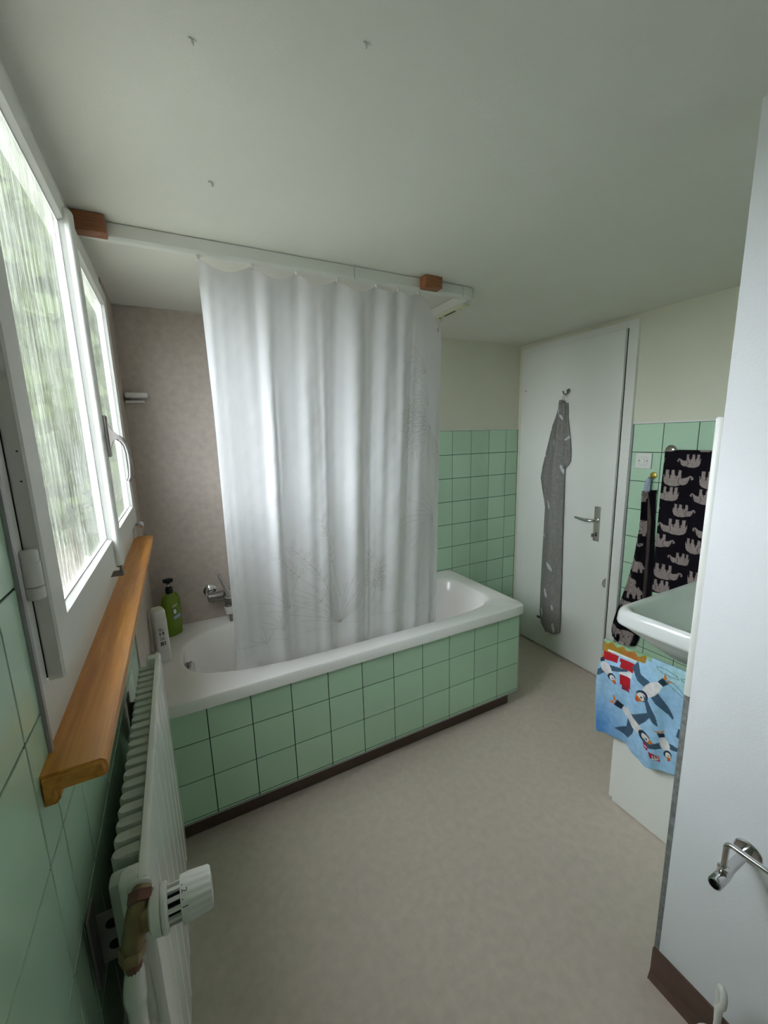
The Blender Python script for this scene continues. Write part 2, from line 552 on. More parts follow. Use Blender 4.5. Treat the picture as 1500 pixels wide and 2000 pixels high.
def sash(y0, y1, oy0, oy1):
    z0, z1, oz0, oz1 = 1.171, 1.962, 1.235, 1.917
    xf, xb, xg = 0.0195, 0.002, 0.0098
    mb = MB()
    A = [(y0, z0), (y1, z0), (y1, z1), (y0, z1)]
    c = 0.0025
    A2 = [(y0 + c, z0 + c), (y1 - c, z0 + c), (y1 - c, z1 - c), (y0 + c, z1 - c)]
    B = [(oy0, oz0), (oy1, oz0), (oy1, oz1), (oy0, oz1)]
    G = [(oy0 + .006, oz0 + .006), (oy1 - .006, oz0 + .006), (oy1 - .006, oz1 - .007), (oy0 + .006, oz1 - .007)]
    lp = [[(xb, a, b) for a, b in A], [(xf - c, a, b) for a, b in A], [(xf, a, b) for a, b in A2],
          [(xf, a, b) for a, b in B], [(xg, a, b) for a, b in G], [(0.0045, a, b) for a, b in G]]
    mb.loops(lp)
    s = mb.build('sash', WINW, win)
    pn = MB().box(0.0055, 0.0095, oy0 + .0058, oy1 - .0058, oz0 + .0058, oz1 - .0068).build('glass_pane', GLASS, s)
    # thin seam where the putty meets the glass
    g = MB()
    t = 0.0012
    p0, p1, r0, r1 = oy0 + .006, oy1 - .006, oz0 + .006, oz1 - .007
    for (a0, a1, b0, b1) in ((p0, p1, r0, r0 + t), (p0, p1, r1 - t, r1), (p0, p0 + t, r0, r1), (p1 - t, p1, r0, r1)):
        g.box(0.0096, 0.0103, a0, a1, b0, b1)
    g.build('glazing_bead', DULL, s)
    return s


s1 = sash(-1.5345, -0.985, -1.481, -1.014)
s2 = sash(-0.983, -0.366, -0.905, -0.445)
# astragal strip over the meeting stiles
mb = MB()
pr = [(0.0196, -1.014)] + [(0.0265 + 0.0075 * math.sin(t), -0.990 - 0.024 * math.cos(t)) for t in [PI * k / 10 for k in range(0, 11)]] + [(0.0196, -0.966)]
mb.prism([(x, y, 1.172) for x, y in pr], (0, 0, 0.765))
mb.build('astragal', WINW, win, smooth=35)
# old nail holes in the near stile
for (xx, zz_) in ((0.010, 1.548), (0.013, 1.452), (0.012, 1.418)):
    MB().lathe((xx, -1.5345, zz_), (0, -1, 0), [(0, .0011), (.0003, .0011)], 8).build('nail_hole', TXT, s1)
# hinges
for z in (1.281, 1.80):
    mb = MB().lathe((0.0085, -1.5445, z), (0, 0, 1), [(0, .0085), (.001, .0095), (.0135, .0095), (.0145, .0085)], 16)
    hg = mb.build('hinge', WINW, win, smooth=40)
    MB().lathe((0.0085, -1.5445, z + .0155), (0, 0, 1), [(0, .0085), (.001, .0095), (.029, .0095), (.0295, .009), (.042, .009), (.043, .0075)], 16).build('hinge_barrel', WINW, hg, smooth=40)
# espagnolette handle
hd = empty('window_handle', (0.034, -0.985, 1.475)); hd.parent = win; hd.matrix_parent_inverse = Matrix.Translation(-win.location)
MB().box(0.033, 0.040, -0.992, -0.972, 1.428, 1.524, b=0.003).build('handle_plate', STEEL, hd, smooth=40)
mb = MB()
mb.prism([(0.0395, -0.976, 1.508), (0.0395, -0.976, 1.445), (0.047, -0.976, 1.466), (0.057, -0.976, 1.470), (0.060, -0.976, 1.463), (0.066, -0.976, 1.470), (0.055, -0.976, 1.482), (0.047, -0.976, 1.490)], (0, -0.012, 0))
mb.build('handle_neck', STEEL, hd, smooth=30)
mb = MB().tube([(0.056, -0.982, 1.474), (0.064, -0.982, 1.467), (0.0705, -0.982, 1.455), (0.0735, -0.982, 1.435), (0.0735, -0.982, 1.405), (0.0715, -0.982, 1.380), (0.0665, -0.982, 1.369)],
               [.0065, .0065, .006, .0055, .005, .005, .0042], 12)
mb.build('grip', STEEL, hd, smooth=60)
# lower catch
ct = empty('catch', (0.02, -0.98, 1.165)); ct.parent = win; ct.matrix_parent_inverse = Matrix.Translation(-win.location)
MB().box(0.0, 0.030, -0.992, -0.970, 1.140, 1.150, b=0.002).build('catch_base', DULL, ct)
MB().box(0.022, 0.028, -0.988, -0.974, 1.148, 1.184, b=0.002).lathe((0.019, -0.981, 1.190), (1, 0, 0), [(0, .009), (.002, .0105), (.008, .0105), (.010, .009)], 16).build('catch_lever', DULL, ct, smooth=40)
MB().tube([(0.020, -0.996, 1.165), (0.024, -0.996, 1.172)], .003, 8).build('catch_screw', DULL, ct)
# small bolt with ball knob at the far end of the frame
bl = empty('frame_bolt', (0.01, -0.35, 1.155)); bl.parent = win; bl.matrix_parent_inverse = Matrix.Translation(-win.location)
MB().box(0.0015, 0.010, -0.368, -0.345, 1.105, 1.23, b=0.002).build('bolt_plate', WINW, bl)
MB().lathe((0.009, -0.357, 1.156), (1, 0, 0), [(0, .004), (.010, .004), (.012, .009), (.017, .0135), (.023, .0145), (.029, .012), (.033, .006)], 18).build('bolt_knob', CHROME, bl, smooth=60)
MB().tube([(0.010, -0.357, 1.185), (0.018, -0.357, 1.192), (0.022, -0.357, 1.204), (0.018, -0.357, 1.214)], .0028, 8).build('bolt_hook', CHROME, bl, smooth=60)

# wooden sill board
mb = MB()
pr = [(0.0, 1.064), (0.012, 1.064), (0.0165, 1.069), (0.0175, 1.0795), (0.058, 1.0795), (0.0625, 1.083), (0.064, 1.090), (0.0625, 1.0985), (0.058, 1.1025), (0.0, 1.1025)]
bm = bmesh.new()
vs0 = [bm.verts.new((x, -1.622, z)) for x, z in pr]; f = bm.faces.new(vs0)
r = bmesh.ops.extrude_face_region(bm, geom=[f])
bmesh.ops.translate(bm, vec=(0, 1.622 - 0.322, 0), verts=[g for g in r['geom'] if isinstance(g, bmesh.types.BMVert)])
bmesh.ops.recalc_face_normals(bm, faces=list(bm.faces))
endE = [e for e in bm.edges if all(abs(v.co.y + 1.622) < 1e-5 for v in e.verts)]
bmesh.ops.bevel(bm, geom=endE, offset=0.004, segments=3, affect='EDGES')
mb.addbm(bm); bm.free()
sill = tag(mb.build('window_sill', SILLW, smooth=35), 'long varnished cherry-wood sill board under the window', 'sill')

# ------------------------------------------------------------------ door
door = tag(empty('door_1', (W, -0.43, 0)), kind='structure')
mb = MB()
fx = W - 0.018
mb.box(fx, W + 0.06, -0.806, -0.746, 0, 2.012, b=0.003).box(fx, W + 0.06, -0.125, -0.040, 0, 2.012, b=0.003).box(fx + .0005, W + 0.059, -0.7465, -0.1245, 1.955, 2.0115)
mb.build('door_frame', WHITEP, door)
mb = MB().box(fx - 0.018, fx + 0.02, -0.752, -0.100, 0.010, 1.972, b=0.002)
leaf = mb.build('door_leaf', WHITEP, door)
MB().box(fx - 0.0006, fx + 0.0004, -0.7565, -0.752, 0.01, 1.9735).box(fx - 0.0006, fx + 0.0004, -0.752, -0.098, 1.972, 1.9745).box(fx - 0.0006, fx + 0.0004, -0.100, -0.0975, 0.01, 1.972).build('shadow_gap', DARK, door)
MB().lathe((fx - 0.004, -0.745, 0.60), (-0.5, -1, 0), [(-.004, .002), (0, .030), (.004, .034), (.006, .030)], 20).build('worn_patch', mat('worn_paint', (0.42, 0.40, 0.36), 0.6), leaf)
dh = empty('door_handle', (fx - 0.018, -0.66, 0.95)); dh.parent = door; dh.matrix_parent_inverse = Matrix.Translation(-door.location)
lx = fx - 0.018
plate = MB().box(lx - 0.003, lx, -0.684, -0.646, 0.832, 1.036, b=0.0012).build('handle_plate', ALU, dh)
for yy in (-0.677, -0.653):
    for zz in (1.028, 0.840):
        MB().lathe((lx - 0.003, yy, zz), (-1, 0, 0), [(0, .0035), (.001, .003)], 10).build('screw', CHROME, plate)
MB().lathe((lx - 0.003, -0.668, 0.958), (-1, 0, 0), [(0, .013), (.006, .013), (.008, .010)], 18).build('rose', CHROME, dh, smooth=40)
MB().tube([(lx - .006, -.668, .958), (lx - .030, -.667, .957), (lx - .040, -.655, .957), (lx - .044, -.625, .955), (lx - .044, -.585, .958), (lx - .042, -.550, .962)],
          [.0085, .0085, .010, .010, .0085, .006], 14).build('lever', CHROME, dh, smooth=70)
MB().box(lx - 0.004, lx - 0.003, -0.671, -0.661, 0.862, 0.882).build('keyhole', DARK, dh)
MB().tube([(lx - .003, -.666, .874), (lx - .026, -.660, .870)], .004, 8).box(lx - .034, lx - .024, -.664, -.656, .860, .880, b=.002).build('key', DULL, dh)
MB().lathe((fx, -0.083, 1.735), (-1, 0, 0), [(0, .0025), (.006, .002)], 8).tube([(fx - .003, -.083, 1.735), (fx - .012, -.083, 1.735), (fx - .014, -.083, 1.742)], .0012, 6).build('frame_hook', DULL, door)

# coat hook on the door
hk = tag(empty('coat_hook', (lx, -0.425, 1.70)), 'small steel coat hook screwed to the white door', 'hook')
MB().lathe((lx, -0.427, 1.700), (-1, 0, 0.1), [(0, .013), (.003, .013), (.005, .010)], 18).build('hook_plate', STEEL, hk, smooth=40)
MB().tube([(lx - .003, -.427, 1.697), (lx - .012, -.424, 1.684), (lx - .022, -.419, 1.680), (lx - .030, -.414, 1.688), (lx - .032, -.411, 1.700)], [.004, .004, .0038, .0035, .0045], 10).build('hook_arm', STEEL, hk, smooth=60)

# ------------------------------------------------------------------ bath
# tiled front (apron), end and recessed kick board
tub = tag(empty('bathtub', (0.87, -0.35, 0.0)), 'white built-in bathtub with green tiled front and brown kick board', 'bathtub')
TY = -0.683
mb = MB().box(0, 1.690, TY + 0.0015, TY + 0.035, 0.084, 0.545).box(1.655, 1.6935, TY + .035, -0.006, 0.084, 0.545)
apron = mb.build('apron', GROUT, tub)
apron.matrix_parent_inverse = Matrix.Identity(4)
apron.location = -tub.location
uc = [0.008] + [0.1767 + P * (k - 1) for k in range(0, 11)] + [1.690]
vc = [0.088, 0.099, 0.251, 0.403, 0.545]
tiles(apron, (0, TY + 0.0015, 0), (1, 0, 0), (0, 0, 1), uc, vc)
tiles(apron, (1.6935, 0, 0), (0, 1, 0), (0, 0, 1), [-0.678, -0.532, -0.38, -0.228, -0.076, -0.008], vc)
MB().box(1.688, 1.6965, TY - 0.0005, TY + 0.010, 0.084, 0.545, b=0.002).build('corner_profile', GREYG, tub)
MB().box(0, 1.692, TY + 0.0, TY + 0.012, 0.082, 0.088).build('bottom_profile', GREYG, tub)
MB().box(0, 1.66, -0.648, -0.640, 0, 0.0835).box(1.648, 1.66, -0.640, -0.006, 0, 0.0835).build('kick_board', KICK, tub)
NT = 128


def sq_loop(cx, cy, ax, ay, n, z, nl=None, axl=None):
    out = []
    for i in range(NT):
        t = 2 * PI * (i + 0.5) / NT
        c, s = math.cos(t), math.sin(t)
        e = n
        if nl is not None and c < 0:
            e = nl
        x = cx + (axl if axl and c < 0 else ax) * math.copysign(abs(c) ** (2 / e), c)
        y = cy + ay * math.copysign(abs(s) ** (2 / e), s)
        out.append((x, y, z))
    return out


def rect_loop(x0, x1, y0, y1, z, rad=0.01):
    # rounded rectangle sampled with the same angles
    out = []
    cx, cy = (x0 + x1) / 2, (y0 + y1) / 2
    ax, ay = (x1 - x0) / 2, (y1 - y0) / 2
    for i in range(NT):
        t = 2 * PI * (i + 0.5) / NT
        c, s = math.cos(t), math.sin(t)
        e = 24
        out.append((cx + ax * math.copysign(abs(c) ** (2 / e), c), cy + ay * math.copysign(abs(s) ** (2 / e), s), z))
    return out


TX1 = 1.737
ZR = 0.573
lp = [rect_loop(0.006, TX1 - .004, -.690, -.006, ZR - .045), rect_loop(0.006, TX1, -.695, -.006, ZR - .043),
      rect_loop(0.006, TX1 - .001, -.694, -.006, ZR - .006), rect_loop(0.006, TX1 - .005, -.690, -.006, ZR)]
cx, cy = 0.882, -0.335
lp += [sq_loop(cx, cy, 0.772, 0.272, 5.5, ZR - .001, 3.2, .780), sq_loop(cx, cy, 0.764, 0.265, 5.0, ZR - .006, 3.0, .772), sq_loop(cx, cy, 0.757, 0.258, 4.6, ZR - .02, 2.9, .766),
       sq_loop(cx, cy, 0.735, 0.243, 4.2, ZR - .12, 2.9, .757), sq_loop(cx, cy, 0.705, 0.228, 4.0, ZR - .25, 2.9), sq_loop(cx, cy, 0.67, 0.212, 3.6, ZR - .34, 2.8),
       sq_loop(cx, cy, 0.62, 0.19, 3.2, ZR - .385, 2.6), sq_loop(cx, cy, 0.50, 0.14, 3, ZR - .402, 2.4), sq_loop(cx, cy, 0.2, 0.05, 2.5, ZR - .408, 2.2)]
mb = MB().loops(lp, cap1=True)
mb.build('tub_shell', ACRYL, tub, smooth=50)
ov = MB().lathe((0.127, -0.372, 0.522), (1, -0.2, 0.08), [(-.006, .031), (.005, .032), (.008, .028)], 24).build('overflow', STEEL, tub, smooth=40)
MB().lathe((0.138, -0.374, 0.5226), (1, -0.2, 0.08), [(0, .031), (.001, .034), (.008, .035), (.011, .031), (.012, .012)], 28).build('overflow_knob', CHROME, ov, smooth=40)

# ------------------------------------------------------------------ mixer tap and soap dish on the far wall
tp = tag(empty('mixer_tap', (0.30, -0.05, 0.70)), 'chrome bath mixer tap with raised lever and hose on mottled panel wall', 'tap')
MB().lathe((0.262, -0.0055, 0.722), (0, -1, 0), [(0, .034), (.004, .034), (.012, .026), (.016, .018)], 28).build('rosette', CHROME, tp, smooth=40)
MB().lathe((0.262, -0.018, 0.722), (0, -1, 0), [(0, .016), (.045, .016)], 18).build('connector', CHROME, tp, smooth=40)
MB().lathe((0.243, -0.066, 0.708), (1, 0, 0), [(0, .012), (.004, .021), (.03, .024), (.08, .024), (.10, .020), (.19, .024), (.194, .018)], 24).build('tap_body', STEEL, tp, smooth=50)
MB().lathe((0.338, -0.078, 0.716), (0, -1, .25), [(0, .026), (.012, .027), (.026, .022), (.032, .012)], 22).build('cartridge_cap', CHROME, tp, smooth=50)
MB().tube([(0.336, -.106, .722), (0.322, -.115, .768), (0.300, -.122, .835)], [.010, .009, .007], 12).build('tap_lever', CHROME, tp, smooth=50)
MB().lathe((0.335, -0.070, 0.692), (0, 0, -1), [(0, .019), (.015, .019), (.018, .016), (.032, .016), (.034, .018), (.044, .018)], 20).build('outlet', STEEL, tp, smooth=40)
MB().lathe((0.335, -0.070, 0.648), (0, 0, -1), [(0, .019), (.002, .021), (.022, .021), (.024, .018), (.038, .018), (.040, .012)], 22).build('hose_collar', WPLAS, tp, smooth=40)
MB().tube([(0.338, -.072, .61), (0.341, -.085, .56), (0.346, -.11, .50), (0.36, -.15, .42), (0.40, -.2, .30), (0.46, -.26, .22)], .0075, 10).build('shower_hose', DULL, tp, smooth=60)

sd = tag(empty('soap_dish', (0.05, -0.05, 1.65)), 'small white soap dish with dark slot on mottled wall beside window', 'soap dish')
mb = MB()
o = rrect(0.012, 0.098, -0.075, -0.006, 0.015); i_ = rrect(0.020, 0.090, -0.067, -0.010, 0.012)
mb.loops([[(x, y, 1.652) for x, y in i_], [(x, y, 1.656) for x, y in o], [(x, y, 1.672) for x, y in o], [(x, y, 1.672) for x, y in i_], [(x, y, 1.662) for x, y in i_]], cap0=True, cap1=True)
mb.build('tray', WPLAS, sd, smooth=40)
MB().box(0.010, 0.082, -0.040, -0.0055, 1.634, 1.643, b=.002).build('wall_bracket', WPLAS, sd)
MB().box(0.030, 0.076, -0.042, -0.008, 1.643, 1.652).tube([(0.004, -.03, 1.640), (0.018, -.035, 1.642), (0.03, -.038, 1.647), (.05, -.042, 1.648)], .0025, 8).build('slot', DULL, sd)

# ------------------------------------------------------------------ bottles on the bath rim
gb = tag(empty('shampoo_bottle', (0.088, -0.135, ZR)), 'green shampoo bottle with black pump on the bath rim', 'bottle')


def oval(cx, cy, ax, ay, rot, z, n=28, e=2.6):
    out = []
    for i in range(n):
        t = 2 * PI * i / n
        c, s = math.cos(t), math.sin(t)
        x = ax * math.copysign(abs(c) ** (2 / e), c); y = ay * math.copysign(abs(s) ** (2 / e), s)
        out.append((cx + x * math.cos(rot) - y * math.sin(rot), cy + x * math.sin(rot) + y * math.cos(rot), z))
    return out


gx, gy, gr = 0.084, -0.095, 0.62
lv = [(0, .034, .020), (.004, .038, .023), (.05, .039, .024), (.11, .041, .025), (.160, .042, .025), (.182, .039, .023), (.196, .030, .019), (.204, .016, .015)]
MB().loops([oval(gx, gy, b, c, gr, ZR + a) for a, b, c in lv], cap0=True, cap1=True).build('bottle_body', GREENP, gb, smooth=50)
pm = MB().lathe((gx, gy, ZR + .202), (0, 0, 1), [(0, .0145), (.002, .0155), (.026, .0155), (.030, .013), (.034, .006)], 20).build('pump_collar', BLACKP, gb, smooth=40)
MB().lathe((gx, gy, ZR + .234), (0, 0, 1), [(0, .0035), (.013, .0035)], 10).build('pump_stem', WPLAS, pm)
MB().lathe((gx, gy, ZR + .246), (0, 0, 1), [(0, .006), (.005, .007), (.009, .0155), (.022, .016), (.026, .012)], 18).box(gx - .021, gx + .021, gy - .010, gy + .006, ZR + .257, ZR + .272, b=.003).build('pump_head', BLACKP, pm, smooth=40)
# printed label on the broad side that faces the room
ln = Vector((math.cos(gr - PI / 2), math.sin(gr - PI / 2), 0))
lu = Vector((-ln.y, ln.x, 0))
gc = Vector((gx, gy, ZR)) + ln * 0.0246 + lu * 0.012


def patch(mb, c, u, pts, d=0.0004, n=None):
    n = n or ln
    mb.prism([c + u * a + Vector((0, 0, 1)) * b for a, b in pts], n * d)


mb = MB()
patch(mb, gc, lu, [(-.013 + .012 * math.cos(t), .118 + .016 * math.sin(t)) for t in [2 * PI * k / 16 for k in range(16)]])
mb.build('label_ring', TXT, gb)
mb = MB()
patch(mb, gc, lu, [(-.013 + .0085 * math.cos(t), .118 + .0125 * math.sin(t)) for t in [2 * PI * k / 16 for k in range(16)]], .0008)
for k in range(4):
    patch(mb, gc, lu, [(-.022 + .0062 * k, .139 + .0015 * k), (-.0175 + .0062 * k, .140 + .0015 * k), (-.0175 + .0062 * k, .148 + .0015 * k), (-.022 + .0062 * k, .147 + .0015 * k)])
mb.build('label_print', TXTW, gb)
mb = MB()
patch(mb, gc, lu, [(-.022, .078), (.012, .086), (.012, .102), (-.022, .094)])
mb.build('label_band', TXTB, gb)

wb = tag(empty('white_bottle', (0.045, -0.30, ZR)), 'white body wash bottle with printed back on the bath rim', 'bottle')
wx, wy, wr = 0.043, -0.325, 0.30
lv = [(0, .024, .029), (.003, .026, .032), (.04, .0265, .033), (.178, .026, .032), (.180, .0245, .030), (.182, .0255, .031), (.212, .0245, .0295), (.221, .021, .026), (.223, .016, .020)]
MB().loops([oval(wx, wy, b, c, wr, ZR + a, 28, 3.6) for a, b, c in lv], cap0=True, cap1=True).build('bottle_body', WPLAS, wb, smooth=35)
MB().loops([oval(wx, wy, .0185, .0235, wr, ZR + .2225, 24, 3.4), oval(wx, wy, .018, .023, wr, ZR + .2245, 24, 3.4)], cap0=True, cap1=True).build('cap_inset', YPLAS, wb)
wn = Vector((math.sin(wr), -math.cos(wr), 0)); wu = Vector((math.cos(wr), math.sin(wr), 0))
wc = Vector((wx, wy, ZR + .022)) + wn * 0.0332
mb = MB()
for (a0, a1, b0, b1) in ((-.013, -.002, .124, .127), (-.013, .006, .119, .1205), (-.012, .007, .114, .1155), (-.012, -.007, .101, .109), (-.001, .006, .101, .109), (-.012, -.007, .095, .098), (-.001, .006, .095, .098),
                         (-.012, .007, .085, .0865), (-.010, .006, .081, .0825), (-.011, .007, .077, .0785)):
    patch(mb, wc, wu, [(a0, b0), (a1, b0), (a1, b1), (a0, b1)], n=wn)
for k in range(7):
    a0 = -.012 + .0018 * k
    patch(mb, wc, wu, [(a0, .052), (a0 + .0012, .052), (a0 + .0012, .069), (a0, .069)], n=wn)
for k in range(2):
    a0 = .003 + .0025 * k
    patch(mb, wc, wu, [(a0, .052), (a0 + .0018, .052), (a0 + .0018, .069), (a0, .069)], n=wn)
mb.build('back_print', TXT, wb)

# ------------------------------------------------------------------ radiator
rad = tag(empty('radiator', (0.05, -1.28, 0.3)), 'white panel radiator with ribbed convector fins below the window sill', 'radiator')
RX, RY0, RY1, RZ0, RZ1 = 0.081, -1.600, -0.955, 0.305, 0.905
ys = []
y = RY0 + 0.012
prof = [(RX - 0.006, RY0), (RX - 0.0015, RY0 + 0.002), (RX, RY0 + 0.006)]
k = 0
while y + 0.03 < RY1 - 0.012:
    y += 0.0795
    if y > RY1 - .02: break
    prof += [(RX, y - 0.0028), (RX + 0.0012, y - 0.001), (RX + 0.0012, y + 0.001), (RX, y + 0.0028)]
prof += [(RX, RY1 - 0.006), (RX - 0.0015, RY1 - 0.002), (RX - 0.006, RY1)]
back = [(RX - 0.013, RY1), (RX - 0.013, RY0)]
loop2 = prof + back
zz = [(RZ0, 0.004), (RZ0 + 0.004, 0.0), (RZ1 - 0.005, 0.0), (RZ1 - 0.0015, 0.0015), (RZ1, 0.005)]
lps = []
for z, ins in zz:
    lps.append([(x - (ins if x > RX - 0.010 else -min(ins, .002)), yv, z) for x, yv in loop2])
MB().loops(lps, cap0=True, cap1=True).build('front_panel', RADW, rad, smooth=25)
NF = 21
pitch = (1.535 - 0.995) / (NF - 1)
fin_me = None
for k in range(NF):
    yc = -0.985 - pitch * k
    if fin_me is None:
        a = pitch * 0.80 / 2
        pr = [(0.068, -a), (0.038, -a)] + [(0.038 - 0.009 * math.sin(t), -a * math.cos(t)) for t in [PI * q / 6 for q in range(1, 6)]] + [(0.038, a), (0.068, a)]
        f = MB().loops([[(x, yy, 0.35) for x, yy in pr], [(x, yy, 0.878) for x, yy in pr], [(x + (0.002 if x < .05 else 0), yy * .8, 0.882) for x, yy in pr]], cap0=True, cap1=True).build('fin', RADF, rad, smooth=40)
        fin_me = f.data
        f.location = (0, yc, 0)
        f.matrix_parent_inverse = Matrix.Translation(-rad.location)
    else:
        f = bpy.data.objects.new('fin', fin_me); COL.objects.link(f); f.parent = rad
        f.matrix_parent_inverse = Matrix.Translation(-rad.location); f.location = (0, yc, 0)
# header ends
MB().box(0.046, RX - 0.004, RY0 + 0.001, RY0 + 0.030, RZ0 + .02, RZ1 - .001, b=0.009, seg=4).build('header', RADW, rad, smooth=40)
MB().box(0.048, RX - 0.004, RY1 - 0.030, RY1 - 0.001, RZ0 + .02, RZ1 - .001, b=0.006, seg=3).build('header', RADW, rad, smooth=40)
MB().box(0.030, 0.0685, RY0 + 0.030, RY0 + .055, 0.35, 0.878, b=.006).build('convector_end', RADF, rad, smooth=40)
# wall brackets
for yy, zz in ((-1.575, 0.80), (-1.06, 0.80)):
    mb = MB().box(0.0065, 0.0095, yy - .012, yy + .02, zz - .05, zz + .06).box(0.0065, 0.046, yy + .017, yy + .020, zz - .05, zz + .03)
    br = mb.build('wall_bracket', DULL, rad)
    for dz in (-.025, 0.01):
        MB().lathe((0.026, yy + .017, zz + dz), (0, -1, 0), [(0, .008), (.0006, .008)], 12).build('bracket_slot', DARK, br)
# valve, thermostatic head, pipe
vx, vy, vz = 0.066, -1.622, 0.868
MB().lathe((0.070, RY0 + .004, vz + .022), (0, -1, -.1), [(0, .014), (.004, .0145), (.006, .012)], 18).build('white_collar', RADW, rad, smooth=40)
vb = MB().tube([(0.073, -1.600, .890), (0.070, -1.614, .884), (0.066, -1.622, .872), (0.061, -1.624, .850), (0.057, -1.624, .832)], [.0115, .0125, .0135, .013, .012], 16).build('valve_body', BRASS, rad, smooth=50)
MB().lathe((0.073, -1.606, .891), (-.15, -1, -.55), [(0, .014), (.001, .0155), (.012, .0155), (.013, .014)], 6).build('union_nut', COPPER, vb)
MB().lathe((0.0575, -1.624, .838), (-.12, 0, -1), [(0, .0135), (.001, .015), (.017, .015), (.018, .0135)], 6).build('pipe_nut', BRASS, vb)
MB().lathe((0.060, vy, vz), (1, 0, 0), [(0, .012), (.012, .012), (.0125, .016), (.022, .016)], 18).build('valve_bonnet', BRASS, vb, smooth=40)
th = empty('thermostat_head', (0.085, vy, vz)); th.parent = rad; th.matrix_parent_inverse = Matrix.Translation(-rad.location)
MB().lathe((0.080, vy, vz), (1, 0, 0), [(0, .018), (.003, .025), (.013, .0265), (.0135, .024), (.0145, .024), (.015, .0275), (.0195, .0275), (.0215, .0255), (.022, .019)], 40).build('clamp_ring', WPLAS, th, smooth=35)
MB().lathe((0.101, vy, vz), (1, 0, 0), [(0, .0165), (.016, .0165)], 24).build('inner_core', DARK, th)
for k in range(12):
    t = 2 * PI * k / 12
    c, s = math.cos(t), math.sin(t)
    r0, r1, w_ = .0175, .022, .0022
    q = [(c * r0 - s * w_, s * r0 + c * w_), (c * r1 - s * w_, s * r1 + c * w_), (c * r1 + s * w_, s * r1 - c * w_), (c * r0 + s * w_, s * r0 - c * w_)]
    MB().prism([(0.100, vy + a, vz + b) for a, b in q], (.018, 0, 0)).build('cage_bar', WPLAS, th)
# ribbed grip that tapers toward its end
mb = MB()
NG = 72
lps = []
for d, rr, amp in ((0.0, .0245, 0), (0.0005, .0262, 0), (0.008, .0264, .0001), (0.010, .0262, .0005), (0.034, .0235, .0006), (0.0365, .0215, .0003), (0.0375, .012, 0)):
    lps.append([(0.1165 + d, vy + (rr + amp * math.cos(18 * 2 * PI * j / NG)) * math.cos(2 * PI * j / NG), vz + (rr + amp * math.cos(18 * 2 * PI * j / NG)) * math.sin(2 * PI * j / NG)) for j in range(NG)])
mb.loops(lps, cap0=True, cap1=True)
mb.build('dial_grip', WPLAS, th, smooth=40)


def text_mesh(name, s, size, m, M, parent):
    cu = bpy.data.curves.new(name, 'FONT'); cu.body = s; cu.size = size; cu.extrude = 0.00015; cu.align_x = 'CENTER'; cu.align_y = 'CENTER'
    to = bpy.data.objects.new('tmp', cu)
    me = bpy.data.meshes.new_from_object(to)
    bpy.data.objects.remove(to)
    me.transform(M)
    me.name = name
    return link(name, me, m, parent)


def dial_text(s, ang, size=.0095, name='dial_number'):
    # radial direction on the grip, reading direction runs around the dial
    n = Vector((0, math.cos(ang), math.sin(ang)))
    upv = Vector((1, 0, 0)); rt = upv.cross(n)
    M = Matrix((rt, upv, n)).transposed().to_4x4()
    M.translation = Vector((0.1165 + 0.0052, vy, vz)) + n * 0.0268
    return text_mesh(name, s, size, TXT, M, th)


A1 = math.radians(180 + 5) - 0.62
dial_text('1', A1)
dial_text('2', A1 - 0.62)
for da in (-0.30, -0.88):
    n = Vector((0, math.cos(A1 + da), math.sin(A1 + da)))
    c = Vector((0.1165 + .003, vy, vz)) + n * .0266
    MB().lathe(c, n, [(0, .0007), (.0004, .0007)], 8).build('dial_dot', TXT, th)
# painted pipe with flaking end
MB().tube([(0.0565, -1.624, .824), (0.0555, -1.624, .80)], .0098, 14).build('bare_pipe', COPPER, rad, smooth=50)
MB().tube([(0.0560, -1.624, .806), (0.055, -1.624, .795), (0.0535, -1.624, .780), (0.0525, -1.624, .765), (0.052, -1.624, .755), (0.0515, -1.624, .748), (0.051, -1.624, .70), (0.049, -1.624, .3), (0.048, -1.624, 0.0)],
          [.0096, .0115, .0128, .0135, .0132, .0112, .0108, .0108, .0108], 16).build('painted_pipe', RADW, rad, smooth=50)

# ------------------------------------------------------------------ curtain rail
rail = tag(empty('curtain_rail', (0.7, -0.73, H)), 'white shower curtain rail fixed under the ceiling, turning at the bath end', 'curtain rail')
RY = -0.752
mb = MB()


def railsec(n):
    # profile (offset to the outside, z)
    return [(0.0, H - .002), (0.0, H - .034), (.004, H - .040), (.010, H - .043), (.022, H - .043), (.026, H - .038), (.026, H - .002)]


path = [(0.012, RY)] + [(1.272, RY)] + [(1.272 + .056 * math.sin(t), RY + .056 * (1 - math.cos(t))) for t in [PI / 2 * q / 8 for q in range(1, 9)]] + [(1.328, -0.006)]
nr = []
for q, (x, yv) in enumerate(path):
    a = path[max(q - 1, 0)]; b = path[min(q + 1, len(path) - 1)]
    if q == 0: b = path[1]
    tx, ty = b[0] - a[0], b[1] - a[1]; L_ = math.hypot(tx, ty); tx /= L_; ty /= L_
    if q == 1: tx, ty = 1, 0
    if q == len(path) - 1 or q == len(path) - 2: tx, ty = 0, 1
    nr.append((-ty, tx))
sec = railsec(0)
lps = [[(x + n[0] * o, yv + n[1] * o, z) for o, z in sec] for (x, yv), n in zip(path, nr)]
mb.loops(lps, cap0=True, cap1=True)
mb.build('rail', WPLAS, rail, smooth=30)
MB().box(0.785, 0.7862, RY - .0006, RY + .002, H - .040, H - .003).build('rail_joint', DULL, rail)
MB().box(1.2495, 1.2503, RY - .0006, RY + .002, H - .040, H - .003).build('rail_joint', DULL, rail)
